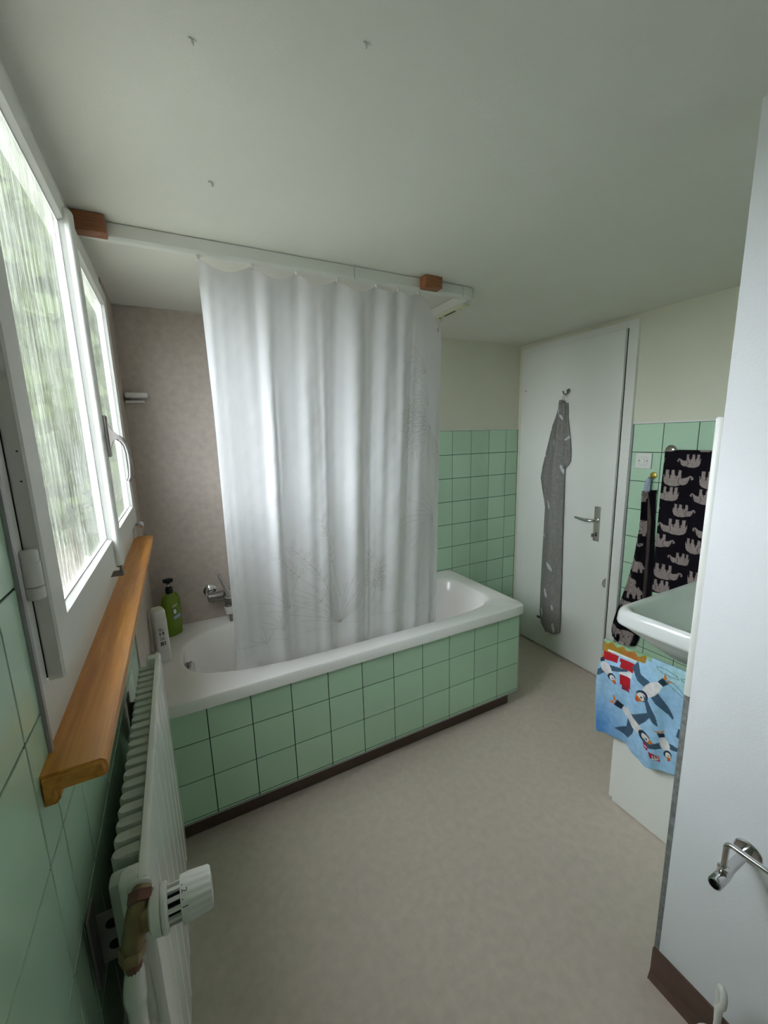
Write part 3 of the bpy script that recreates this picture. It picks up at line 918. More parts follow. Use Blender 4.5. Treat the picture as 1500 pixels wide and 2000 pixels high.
# underside end piece of the side rail, yellowed, with its slot
mb = MB().box(1.296, 1.334, -0.694, -0.470, H - .052, H - .0425, b=.002)
ep = mb.build('rail_slide', YPLAS, rail)
MB().box(1.309, 1.317, -0.62, -0.54, H - .0526, H - .0515).build('slide_slot', DARK, ep)
MB().box(1.309, 1.317, -0.512, -0.500, H - .0526, H - .0515).build('slide_slot', DARK, ep)
MB().lathe((1.326, -0.64, H - .0515), (0, 0, -1), [(0, .003), (.001, .003)], 8).build('slide_screw', DULL, ep)
MB().box(0.006, 0.076, -0.792, RY - .0005, H - .046, H - .001, b=.002).build('mount_block', BLOCKW, rail)
MB().lathe((0.060, -0.778, H - .046), (0, 0, -1), [(0, .0025), (.001, .002)], 8).build('block_screw', CHROME, rail)
MB().box(1.049, 1.124, -0.792, RY - .0005, H - .042, H - .001, b=.002).build('mount_block', BLOCKW, rail)

# ------------------------------------------------------------------ shower curtain
CW, CH = 1.02, 1.49
HOOKS_X = [0.292, 0.443, 0.587, 0.727, 0.876, 0.964, 1.052]
UF = 0.80
HOOKS_U = [(x - 0.289) / (1.052 - 0.289) * UF for x in HOOKS_X]


def fold_noise(u, v):
    return (0.60 * np.sin(2 * PI * (5.9 * u + 0.10) + 0.5 * np.sin(3 * v + 1)) + 0.26 * np.sin(2 * PI * (9.3 * u + 0.35) + 0.9 * v)
            + 0.10 * np.sin(2 * PI * (15.1 * u + 0.2) + 1.7 * v) + 0.04 * np.sin(2 * PI * (27 * u + 0.6) - 2.1 * v))


def curtain_S(u, v):
    u = np.asarray(u, float); v = np.asarray(v, float)
    # top line
    k = np.clip((u - UF) / (1 - UF), 0, 1)
    front = np.minimum(u / UF, 1)
    xt = 0.289 + (1.052 - 0.289) * front + k * (1.302 - 1.052)
    yt = -0.738 + k * 0.205
    zt = 1.992 - 0.062 * k
    # swag between hooks
    sag = np.zeros_like(u)
    hu = HOOKS_U
    for a, b in zip(hu[:-1], hu[1:]):
        w = b - a
        m = (u >= a) & (u <= b)
        s = np.clip((u - a) / w, 0, 1)
        sag = np.where(m, 0.22 * w * np.sin(PI * s) ** 0.8, sag)
    # pinch pleats: cloth comes forward at the hooks
    pin = np.zeros_like(u)
    for h in hu:
        pin += np.exp(-((u - h) / 0.022) ** 2)
    xb = 0.297 + (1.262 - 0.297) * u
    yb = np.full_like(u, -0.560)
    zb = np.full_like(u, 0.495)
    s = v
    x = xt + (xb - xt) * s
    y = yt + (yb - yt) * (s + 0.10 * np.sin(PI * s) * k)
    z = zt + (zb - zt) * s
    fall = np.exp(-v / 0.10)
    z = z - sag * np.exp(-v / 0.16) * (1 - k)
    amp = (0.004 + 0.021 * np.clip(v / 0.30, 0, 1) ** 0.8) * (1 - 0.35 * v)
    edge = np.clip(u / 0.03, 0, 1)
    d = amp * fold_noise(u, v) * (0.4 + 0.6 * edge)
    d = d - 0.016 * pin * np.exp(-v / 0.20) * (1 - k) + 0.012 * np.exp(-v / 0.2) * (1 - k)
    wr = 0.0012 * np.sin(61 * u + 23 * v) * np.sin(37 * v + 19 * u * u) + 0.0008 * np.sin(140 * v + 33 * u) * np.sin(90 * u)
    d = d + wr
    nx = k * 0.63; ny = -(1 - 0.25 * k)
    x = x + nx * d + 0.010 * np.cos(2 * PI * (5.3 * u + 0.1)) * np.clip(v / .3, 0, 1)
    y = np.maximum(y - ny * -d, -5)
    return x, y, z


def grid_mesh(name, S, nu, nv, m, parent=None, colour=None, thick=0.0, smooth=True):
    U, V = np.meshgrid(np.linspace(0, 1, nu), np.linspace(0, 1, nv))
    x, y, z = S(U, V)
    co = np.stack([x, y, z], -1).reshape(-1, 3)
    idx = np.arange(nu * nv).reshape(nv, nu)
    f = np.stack([idx[:-1, :-1], idx[1:, :-1], idx[1:, 1:], idx[:-1, 1:]], -1).reshape(-1, 4)
    me = bpy.data.meshes.new(name)
    me.from_pydata(co.tolist(), [], f.tolist())
    if smooth:
        me.shade_smooth()
    if colour is not None:
        c = colour(U, V).reshape(-1, 3)
        at = me.color_attributes.new('print', 'FLOAT_COLOR', 'POINT')
        at.data.foreach_set('color', np.concatenate([c, np.ones((len(c), 1))], 1).astype(np.float32).ravel())
    me.update()
    o = link(name, me, m, parent)
    if thick:
        md = o.modifiers.new('thickness', 'SOLIDIFY'); md.thickness = thick; md.offset = 0
    return o


cur = tag(empty('shower_curtain', (0.77, -0.65, 1.2)), 'white cotton shower curtain with pale plant drawings hanging into the bath', 'curtain')
grid_mesh('curtain_cloth', curtain_S, 260, 170, CURTAIN, cur)


def ribbon(mb, S, pts, w=0.0010, off=0.0016):
    pts = np.array(pts)
    pts = np.clip(pts, 0.002, 0.998)
    e = 0.003
    x, y, z = S(pts[:, 0], pts[:, 1])
    xa, ya, za = S(np.clip(pts[:, 0] + e, 0, 1), pts[:, 1]); xb, yb, zb = S(np.clip(pts[:, 0] - e, 0, 1), pts[:, 1])
    xc, yc, zc = S(pts[:, 0], np.clip(pts[:, 1] + e, 0, 1)); xd, yd, zd = S(pts[:, 0], np.clip(pts[:, 1] - e, 0, 1))
    p = np.stack([x, y, z], -1)
    du = np.stack([xa - xb, ya - yb, za - zb], -1); dv = np.stack([xc - xd, yc - yd, zc - zd], -1)
    n = np.cross(du, dv); n /= np.linalg.norm(n, axis=1)[:, None] + 1e-9
    camv = np.array(CAM_POS) * np.array([1, 1, 1])
    out = np.array([0.3, -1.0, 0.0])
    n *= np.sign(n @ out)[:, None]
    t = np.gradient(p, axis=0); t /= np.linalg.norm(t, axis=1)[:, None] + 1e-9
    b = np.cross(n, t)
    base = p + n * off
    vs = []; fs = []
    for i in range(len(p)):
        vs += [base[i] + b[i] * w / 2, base[i] - b[i] * w / 2]
        if i:
            fs.append((2 * i - 2, 2 * i - 1, 2 * i + 1, 2 * i))
    mb.add(vs, fs)


def curve_pts(p0, ang, length, bend, n=9):
    """polyline in (u,v); ang 0 = right, pi/2 = up the cloth; lengths in metres"""
    s, t = p0[0] * CW, p0[1] * CH
    out = []
    a = ang
    for i in range(n):
        out.append((s / CW, t / CH))
        s += math.cos(a) * length / (n - 1); t -= math.sin(a) * length / (n - 1)
        a += bend / (n - 1)
    return out


mb = MB()
rnd = random.Random(5)


def frond(p0, ang, length, bend, leaf=0.06, nl=12):
    st = curve_pts(p0, ang, length, bend, 16)
    ribbon(mb, curtain_S, st)
    for i in range(1, nl):
        q = st[1 + int(14 * i / nl)]
        a = ang + bend * i / nl
        for sgn in (-1, 1):
            ribbon(mb, curtain_S, curve_pts(q, a + sgn * 0.75, leaf * (0.6 + 0.5 * math.sin(PI * i / nl)), -sgn * 0.5, 7))


def fan(p0, a0, a1, n, l0, l1, bend):
    for i in range(n):
        a = a0 + (a1 - a0) * i / max(n - 1, 1)
        b = bend * (1 if a < PI / 2 else -1)
        ribbon(mb, curtain_S, curve_pts(p0, a, rnd.uniform(l0, l1), -b, 10))


def leaf_out(p0, ang, length, wid):
    ribbon(mb, curtain_S, curve_pts(p0, ang + wid, length, -2 * wid, 9))
    ribbon(mb, curtain_S, curve_pts(p0, ang - wid, length, 2 * wid, 9))


# palm heads on the right
for a in (2.5, 2.85, 3.2, 3.5, 3.9, 4.3, 4.7, 5.2):
    frond((0.915, 0.315), a, rnd.uniform(.14, .20), 0.5 if a < 3.3 else 0.35, .055, 9)
fan((0.86, 0.175), 2.0, 3.6, 6, .06, .13, 0.9)
fan((0.90, 0.25), 1.9, 3.9, 9, .08, .15, 0.9)
fan((0.95, 0.60), 1.6, 4.9, 20, .12, .22, 0.7)
# big grass tuft at the bottom centre
fan((0.47, 0.885), 0.95, 2.75, 22, .14, .30, 0.25)
fan((0.36, 0.80), 1.2, 3.3, 7, .06, .14, 0.2)
fan((0.13, 0.895), 1.2, 2.9, 5, .05, .09, 0.2)
fan((0.19, 0.855), 0.9, 3.0, 6, .05, .09, 0.2)
fan((0.24, 0.80), 1.3, 3.1, 6, .08, .16, 0.2)
# flowering stems
for (p0, a, l) in (((0.44, 0.83), 2.0, .34), ((0.47, 0.80), 1.75, .36), ((0.36, 0.78), 2.2, .26), ((0.55, 0.86), 1.3, .26), ((0.66, 0.88), 1.45, .24), ((0.62, 0.84), 1.2, .16)):
    st = curve_pts(p0, a, l, 0.25, 12)
    ribbon(mb, curtain_S, st)
    for q in st[5:]:
        for sgn in (-1, 1):
            leaf_out(q, a + sgn * rnd.uniform(.5, 1.0), rnd.uniform(.025, .045), 0.45)
tag(mb.build('plant_print', PRINTG, cur, fixn=False), kind='stuff')
# hem line and gliders
mb = MB()
ribbon(mb, curtain_S, [(u, 0.885) for u in np.linspace(0.01, 0.99, 160)], 0.0012, 0.0012)
mb.build('hem_seam', mat('seam_thread', (0.6, 0.58, 0.55), 0.9), cur, fixn=False)
for hx in HOOKS_X:
    MB().box(hx - .004, hx + .004, -0.744, -0.734, 1.980, 1.9945, b=.0015).build('glider', WPLAS, cur)
ex, ey, ez = [float(a) for a in curtain_S(np.array([0.965]), np.array([0.012]))]
MB().tube([(ex, ey, ez), (1.305, -.53, 1.965), (1.309, -.53, 1.985)], .0035, 8).build('glider', WPLAS, cur)
mb = MB()
mb.tube([(ex - .006 + .0062 * .8 * math.cos(t), ey - .006 - .0062 * .6 * math.cos(t) * 0.3, ez - .012 + .0062 * math.sin(t)) for t in [2 * PI * q / 16 for q in range(16)]], .0013, 6, closed=True)
mb.build('eyelet', DULL, cur, smooth=60)

# ------------------------------------------------------------------ point-in-polygon painting helpers


def inpoly(px, py, poly):
    poly = np.asarray(poly)
    x0, y0 = poly[:, 0], poly[:, 1]
    x1, y1 = np.roll(x0, -1), np.roll(y0, -1)
    r = np.zeros(px.shape, bool)
    for a, b, c, d in zip(x0, y0, x1, y1):
        m = ((b > py) != (d > py))
        with np.errstate(divide='ignore', invalid='ignore'):
            r ^= m & (px < (c - a) * (py - b) / (d - b + 1e-12) + a)
    return r


def inell(px, py, cx, cy, a, b, rot=0.0):
    c, s = math.cos(rot), math.sin(rot)
    X = (px - cx) * c + (py - cy) * s; Y = -(px - cx) * s + (py - cy) * c
    return (X / a) ** 2 + (Y / b) ** 2 < 1


# elephant, unit size, facing right, feet at y = 0, about 1.6 long and 0.95 high
ELE = [(0.02, .55), (0.0, .30), (.03, .28), (.06, .45), (.10, .40), (.10, .05), (.08, 0), (.27, 0), (.28, .30), (.40, .33), (.42, .05), (.40, 0), (.57, 0), (.60, .32),
       (.78, .33), (.80, .05), (.78, 0), (.94, 0), (.96, .40), (1.0, .48), (1.10, .45), (1.22, .42), (1.32, .33), (1.42, .30), (1.53, .38), (1.55, .50), (1.47, .55), (1.40, .50), (1.46, .46), (1.44, .40),
       (1.37, .41), (1.33, .55), (1.28, .72), (1.17, .84), (1.02, .86), (.92, .88), (.70, .95), (.40, .95), (.15, .86), (.05, .72)]
ELE = np.array(ELE)


def elephants(sx, sy, cells):
    """cells: list of (x, y, size, mirrored, upside_down)"""
    m = np.zeros(sx.shape, bool); lines = np.zeros(sx.shape, bool)
    for (cx, cy, s, mir, ud) in cells:
        X = (sx - cx) / s; Y = (sy - cy) / s
        if mir: X = -X
        if ud: Y = -Y
        box = (X > -.1) & (X < 1.7) & (Y > -.1) & (Y < 1.1)
        if not box.any():
            continue
        b = inpoly(X, Y, ELE)
        m |= b
        ear = inell(X, Y, .98, .62, .17, .24, .2) & ~inell(X, Y, .98, .62, .145, .215, .2) & (X < 1.0)
        line = ear | (inell(X, Y, 1.22, .66, .025, .025))
        leg = (np.abs(X - .34) < .02) & (Y < .5) & (Y > .28) | (np.abs(X - .69) < .02) & (Y < .48) & (Y > .26)
        lines |= b & (line | leg)
    return m & ~lines


BLK = np.array([0.010, 0.008, 0.012]); TAU = np.array([0.33, 0.27, 0.26])

# ------------------------------------------------------------------ grey feather towel on the door
gt = tag(empty('grey_towel', (lx - .03, -0.37, 0.9)), 'long grey bath towel with white feathers hanging on the door hook', 'towel')
GREY = np.array([0.25, 0.24, 0.225]); FEA = np.array([0.60, 0.62, 0.64])


def feathers(y, z, spots):
    m = np.zeros(y.shape, bool)
    for (cy, cz, l, a) in spots:
        m |= inell(-y, z, -cy, cz, l * .30, l, a)
    return m


FE_MAIN = [(-.392, 1.585, .022, 0), (-.408, 1.548, .018, .4), (-.362, 1.395, .022, .3), (-.428, 1.235, .030, .45), (-.350, 1.010, .028, .5), (-.378, .605, .032, .6), (-.362, .420, .032, .35), (-.41, .33, .022, .1), (-.33, .27, .03, .3), (-.425, .195, .032, .2), (-.315, .80, .015, .2)]
FE_L = [(-.318, 1.490, .024, .6), (-.290, 1.318, .018, .9)]
FE_R = [(-.450, 1.425, .022, -.8)]


def interp(v, ks, vals):
    return np.interp(v, ks, vals)


def strip_S(zk, yl_, yr_, x0, bulge=0.02, folds=2.0, ph=0.0, xk=None):
    """vertical strip on the door wall: zk list of heights (top to bottom) with left/right edges (y)"""
    zk = np.array(zk, float); n = len(zk)
    kk = np.linspace(0, 1, n)

    def S(u, v):
        z = np.interp(v, kk, zk)
        a = np.interp(v, kk, yl_); b = np.interp(v, kk, yr_)
        y = a + (b - a) * u
        x = x0 - bulge * np.sin(PI * u) ** 0.7 + 0.006 * np.sin(2 * PI * folds * u + ph + 1.3 * v) * np.sin(PI * u)
        if xk is not None:
            x = x + np.interp(v, kk, xk)
        return x, y, z
    return S


S1 = strip_S([1.648, 1.640, 1.60, 1.50, 1.25, 1.00, .70, .40, .25, .18, .152], [-.396, -.383, -.377, -.362, -.328, -.305, -.300, -.297, -.300, -.315, -.345], [-.404, -.414, -.419, -.428, -.437, -.444, -.452, -.461, -.466, -.466, -.43], lx - .012, .024, 1.5)


def colS(S, spots, base, fc):
    def f(U, V):
        x, y, z = S(U, V)
        c = np.broadcast_to(base, U.shape + (3,)).copy()
        c[feathers(y, z, spots)] = fc
        return c
    return f


grid_mesh('towel_cloth', S1, 60, 420, TERRY, gt, colS(S1, FE_MAIN, GREY, FEA), 0.004)
S2 = strip_S([1.60, 1.50, 1.38, 1.25, 1.17, 1.10, 1.03, .96], [-.372, -.330, -.300, -.268, -.256, -.272, -.292, -.312], [-.392, -.375, -.366, -.352, -.345, -.345, -.342, -.335], lx - .008, .014, 1.0, 1.0)
grid_mesh('towel_fold', S2, 40, 180, TERRY, gt, colS(S2, FE_L, GREY * .9, FEA), 0.004)
S3 = strip_S([1.63, 1.55, 1.45, 1.36, 1.29, 1.265, 1.24], [-.405, -.410, -.416, -.422, -.426, -.428, -.430], [-.432, -.436, -.455, -.470, -.472, -.458, -.436], lx - .006, .012, 1.0, 2.0)
grid_mesh('towel_fold', S3, 40, 140, TERRY, gt, colS(S3, FE_R, GREY, FEA), 0.004)
MB().tube([(lx - .022, -.398, 1.645), (lx - .022, -.412, 1.684), (lx - .022, -.424, 1.678), (lx - .022, -.408, 1.645)], .0016, 6).build('hanging_loop', mat('grey_cord', (.3, .29, .27), .9), gt)
MB().box(lx - .010, lx - .006, -.305, -.272, .205, .222, b=.001).build('care_tag', mat('grey_label', (.12, .11, .10), .8), gt)

# ------------------------------------------------------------------ light switch
sw = tag(empty('light_switch', (W, -.88, 1.30)), 'square white light switch on green tiles beside the door', 'switch')
sx_ = W - 0.0045
MB().box(sx_ - .008, sx_, -.921, -.838, 1.262, 1.343, b=.004, seg=3).build('cover_plate', WPLAS, sw, smooth=40)
MB().lathe((sx_ - .008, -.8795, 1.302), (-1, 0, 0), [(0, .026), (.0012, .025), (.0013, .0235), (.0004, .023)], 28).build('round_insert', WPLAS, sw, smooth=30)
MB().box(sx_ - .012, sx_ - .008, -.8875, -.8715, 1.289, 1.316, b=.002).build('rocker', WPLAS, sw)
for yy in (-.8985, -.8605):
    MB().lathe((sx_ - .0078, yy, 1.303), (-1, 0, 0), [(0, .0028), (.0012, .0028)], 10).build('screw', TXT, sw)

# ------------------------------------------------------------------ hook and elephant towel hung by its loop
bh = tag(empty('brass_hook', (W, -.933, 1.235)), 'round brass hook on green tiles below the light switch', 'hook')
MB().lathe((W - .0045, -.934, 1.231), (-1, 0, 0), [(0, .016), (.003, .016), (.005, .012)], 22).build('hook_disc', GOLD, bh, smooth=40)
MB().tube([(W - .008, -.932, 1.222), (W - .020, -.930, 1.212), (W - .030, -.930, 1.214), (W - .033, -.930, 1.224)], [.004, .004, .004, .005], 10).build('hook_arm', CHROME, bh, smooth=60)

et = tag(empty('elephant_hand_towel', (W - .04, -.93, .75)), 'narrow gathered black elephant towel hanging by its loop from brass hook', 'towel')


def ele_cells_narrow():
    c = []
    r2 = random.Random(3)
    z = 1.16
    k = 0
    while z > .15:
        for j in range(-1, 4):
            c.append((-0.98 + .115 * j + (.06 if k % 2 else 0) + r2.uniform(-.02, .02), z + r2.uniform(-.03, .03), r2.choice((.052, .066, .08)), (k + j) % 2 == 0, False))
        z -= .083; k += 1
    return c


CELN = ele_cells_narrow()


def colE(S, cells, warp=0.0):
    def f(U, V):
        x, y, z = S(U, V)
        yy = -y
        c = np.broadcast_to(BLK, U.shape + (3,)).copy()
        c[elephants(yy, z, cells)] = TAU
        return c
    return f


def cells_y(cells):
    return [(-cx - 2.0 + 2.0, cy, s, m, u) for cx, cy, s, m, u in cells]


SE1 = strip_S([1.150, 1.135, 1.05, .95, .78, .65, .55, .42, .34, .300, .285], [-.902, -.900, -.903, -.900, -.884, -.862, -.838, -.806, -.792, -.800, -.840], [-.930, -.934, -.940, -.946, -.955, -.950, -.940, -.925, -.918, -.916, -.910], W - .022, .030, 1.5)
grid_mesh('towel_cloth', SE1, 90, 430, TERRY, et, colE(SE1, [(-cx - .07, cz, s, m, u) for cx, cz, s, m, u in CELN]), 0.004)
SE2 = strip_S([1.158, 1.140, 1.05, .95, .78, .60, .45, .33, .29], [-.925, -.922, -.925, -.928, -.940, -.935, -.930, -.915, -.900], [-.960, -.955, -.960, -.966, -.978, -.980, -.960, -.936, -.925], W - .012, .016, 1.0, .7)
grid_mesh('towel_fold', SE2, 50, 360, TERRY, et, lambda U, V: np.broadcast_to(BLK * 1.4, U.shape + (3,)).copy(), 0.004)
SE3 = strip_S([1.15, 1.10, 1.0, .85, .7, .55], [-.922, -.928, -.938, -.945, -.949, -.950], [-.930, -.944, -.958, -.964, -.966, -.964], W - .030, .010, .5)
grid_mesh('towel_hem', SE3, 16, 160, TERRY, et, lambda U, V: np.broadcast_to(np.array([.085, .068, .062]), U.shape + (3,)).copy(), 0.003)
SEL = strip_S([1.218, 1.205, 1.18, 1.15], [-.920, -.910, -.904, -.904], [-.936, -.934, -.932, -.934], W - .022, .012, 1.0)
grid_mesh('hanging_loop', SEL, 14, 24, LOOPB, et, None, 0.003)

# ------------------------------------------------------------------ towel bar and wide elephant towel
tb = tag(empty('towel_bar', (W, -1.1, 1.36)), 'chrome towel bar with round wall disc on green tiles', 'towel bar')
MB().lathe((W - .0045, -1.005, 1.357), (-1, 0, 0), [(0, .026), (.003, .026), (.007, .020), (.010, .012)], 26).build('wall_disc', CHROME, tb, smooth=40)
MB().tube([(W - .010, -1.005, 1.357), (W - .050, -1.005, 1.352)], .006, 12).build('bracket_arm', CHROME, tb, smooth=50)
MB().tube([(W - .050, -.998, 1.350), (W - .050, -1.46, 1.350)], .006, 12).build('bar', CHROME, tb, smooth=50)
MB().lathe((W - .0045, -1.452, 1.357), (-1, 0, 0), [(0, .026), (.003, .026), (.007, .020), (.010, .012)], 26).build('wall_disc', CHROME, tb, smooth=40)
MB().tube([(W - .010, -1.452, 1.357), (W - .050, -1.452, 1.352)], .006, 12).build('bracket_arm', CHROME, tb, smooth=50)

wt = tag(empty('elephant_bath_towel', (W - .05, -1.2, 1.0)), 'wide black towel with taupe elephants draped over the chrome bar', 'towel')


def SW(u, v):
    # v 0..0.12 goes up the back and over the bar, then down the front
    u = np.asarray(u, float); v = np.asarray(v, float)
    L_back, R, L_front = 0.60, 0.0105, 0.70
    tot = L_back + PI * R + L_front
    s = v * tot
    xb = W - .050
    back = s < L_back
    over = (s >= L_back) & (s < L_back + PI * R)
    th_ = np.clip((s - L_back) / R, 0, PI)
    x = np.where(back, xb + R, np.where(over, xb + R * np.cos(th_), xb - R))
    z = np.where(back, 1.350 - (L_back - s), np.where(over, 1.350 + R * np.sin(th_), 1.350 - (s - L_back - PI * R)))
    d = np.clip(1.35 - z, 0, 1)
    y = -1.008 - 0.40 * u - 0.012 * d * (1 - u)
    x = x - np.where(back, -1, 1) * np.clip(d / .2, 0, 1) * (0.006 * np.sin(2 * PI * 2.2 * u + 2 * d) + .003 * np.sin(2 * PI * 5 * u + 1) + .004)
    return x, y, z


def colW(U, V):
    x, y, z = SW(U, V)
    sy_ = -y
    cells = []
    row = 0
    zc = 1.42
    while zc > .60:
        sh = (0.0, 0.085, 0.03)[row % 3]
        mir = row % 2 == 1
        for j in range(-1, 4):
            s = (.070, .062, .080)[(row) % 3]
            bx = 0.985 + sh + .150 * j
            cells.append((bx + (1.5 * s if mir else 0), zc, s, mir, True))
        zc -= (.078, .073, .082)[row % 3]; row += 1
    c = np.broadcast_to(BLK, U.shape + (3,)).copy()
    c[elephants(sy_, z, cells)] = TAU
    return c


grid_mesh('towel_cloth', SW, 190, 560, TERRY, wt, colW, 0.004)

# ------------------------------------------------------------------ washbasin
sk = tag(empty('washbasin', (1.83, -1.49, .8)), 'white ceramic washbasin mounted behind the white partition wall', 'washbasin')
SX0, SX1, SY0, SY1, SZ = 1.522, 2.130, PY + .010, -1.280, .832


def sl(ins, z, r, insb=None):
    ib = ins if insb is None else insb
    return [(x, yv, z) for x, yv in rrect(SX0 + ins, SX1 - ins, SY0 + ib, SY1 - ins, r, 8)]


lps = [sl(.16, .655, .08, .10), sl(.10, .68, .08, .05), sl(.045, .735, .06, .0), sl(.012, .768, .05, .0), sl(.002, .776, .045, 0), sl(0.0, .784, .045, 0), sl(.002, .810, .045, 0), sl(.006, .824, .044, 0), sl(.014, SZ, .042, .006),
       sl(.026, SZ - .001, .045, .09), sl(.034, SZ - .008, .048, .10), sl(.045, SZ - .04, .055, .112), sl(.068, SZ - .095, .07, .13), sl(.12, SZ - .128, .07, .16), sl(.19, SZ - .136, .05, .185)]
MB().loops(lps, cap0=True, cap1=True).build('basin', CERAM, sk, smooth=45)
MB().lathe((1.83, -1.47, SZ - .135), (0, 0, 1), [(0, .02), (.003, .021), (.004, .015)], 20).build('drain', CHROME, sk, smooth=40)
bt = empty('basin_tap', (1.83, -1.64, SZ)); bt.parent = sk; bt.matrix_parent_inverse = Matrix.Translation(-sk.location)
MB().lathe((1.83, -1.645, SZ - .002), (0, 0, 1), [(0, .024), (.006, .024), (.010, .019), (.09, .019), (.10, .014)], 20).tube([(1.83, -1.645, SZ + .06), (1.83, -1.58, SZ + .075), (1.83, -1.54, SZ + .066)], .010, 12).build('tap_body', CHROME, bt, smooth=45)
MB().tube([(1.83, -1.645, SZ + .098), (1.83, -1.60, SZ + .125)], [.012, .007], 10).build('tap_lever', CHROME, bt, smooth=45)
MB().tube([(1.83, -1.47, .66), (1.83, -1.47, .57), (1.83, -1.49, .545), (1.83, -1.56, .545), (1.83, -1.67, .56), (1.83, PY + .011, .56)], .017, 12).build('waste_trap', WPLAS, sk, smooth=45)

cb = tag(empty('low_cabinet', (1.78, -1.48, 0)), 'low white cabinet standing on the floor under the washbasin', 'cabinet')
MB().box(1.580, 1.98, PY + .014, -1.303, 0.004, .46, b=.002).build('cabinet_body', WHITEP, cb)
MB().box(1.584, 1.976, -1.303, -1.287, .012, .452, b=.002).build('cabinet_door', WHITEP, cb)
MB().lathe((1.94, -1.287, .36), (0, 1, 0), [(0, .006), (.012, .006), (.014, .013), (.022, .011)], 16).build('knob', CHROME, cb, smooth=45)
for xx in (1.6, 1.96):
    for yv in (-1.66, -1.32):
        MB().lathe((xx, yv, 0), (0, 0, 1), [(0, .012), (.005, .012)], 12).build('foot', WPLAS, cb)

# towel arm and bird towel
tr = tag(empty('towel_rail', (1.552, PY, .69)), 'slim white towel rail reaching from partition beneath the washbasin', 'towel rail')
MB().tube([(1.552, PY + .008, .688), (1.552, -1.244, .676)], .0055, 12).build('arm', WPLAS, tr, smooth=50)
MB().lathe((1.552, PY + .008, .688), (0, 1, 0), [(0, .018), (.005, .018), (.008, .010)], 18).build('arm_plate', WPLAS, tr, smooth=40)
bt2 = tag(empty('bird_towel', (1.55, -1.45, .5)), 'pale blue tea towel printed with puffins and red lighthouse under washbasin', 'towel')


def SB(u, v):
    u = np.asarray(u, float); v = np.asarray(v, float)
    Lb, R, Lf = .24, .0075, .372
    tot = Lb + PI * R + Lf
    s = v * tot
    yc = -1.248 - .345 * u
    za = .676 + .012 * u
    xb = 1.552
    back = s < Lb
    th_ = np.clip((s - Lb) / R, 0, PI)
    over = (s >= Lb) & (s < Lb + PI * R)
    drop = np.where(back, Lb - s, np.clip(s - Lb - PI * R, 0, 1))
    drop = drop * (1 - np.where(back, 0, .035 * np.sin(2.6 * PI * u + .4)))
    x = np.where(back, xb + R, np.where(over, xb + R * np.cos(th_), xb - R))
    z = np.where(over, za + R * np.sin(th_), za - drop)
    d = np.clip(drop, 0, 1)
    fold = .011 * np.sin(2 * PI * 2.1 * u + 1.2) * np.clip(d / .15, 0, 1) + .004 * np.sin(2 * PI * 5.3 * u + 6 * d) * np.clip(d / .1, 0, 1)
    x = x - np.where(back, -.15, 1) * (fold + .010 * np.clip(d / .1, 0, 1))
    y = yc + .010 * np.sin(9 * d + 3 * u) * np.clip(d / .1, 0, 1) - .020 * d * (1 - u)
    return x, y, z


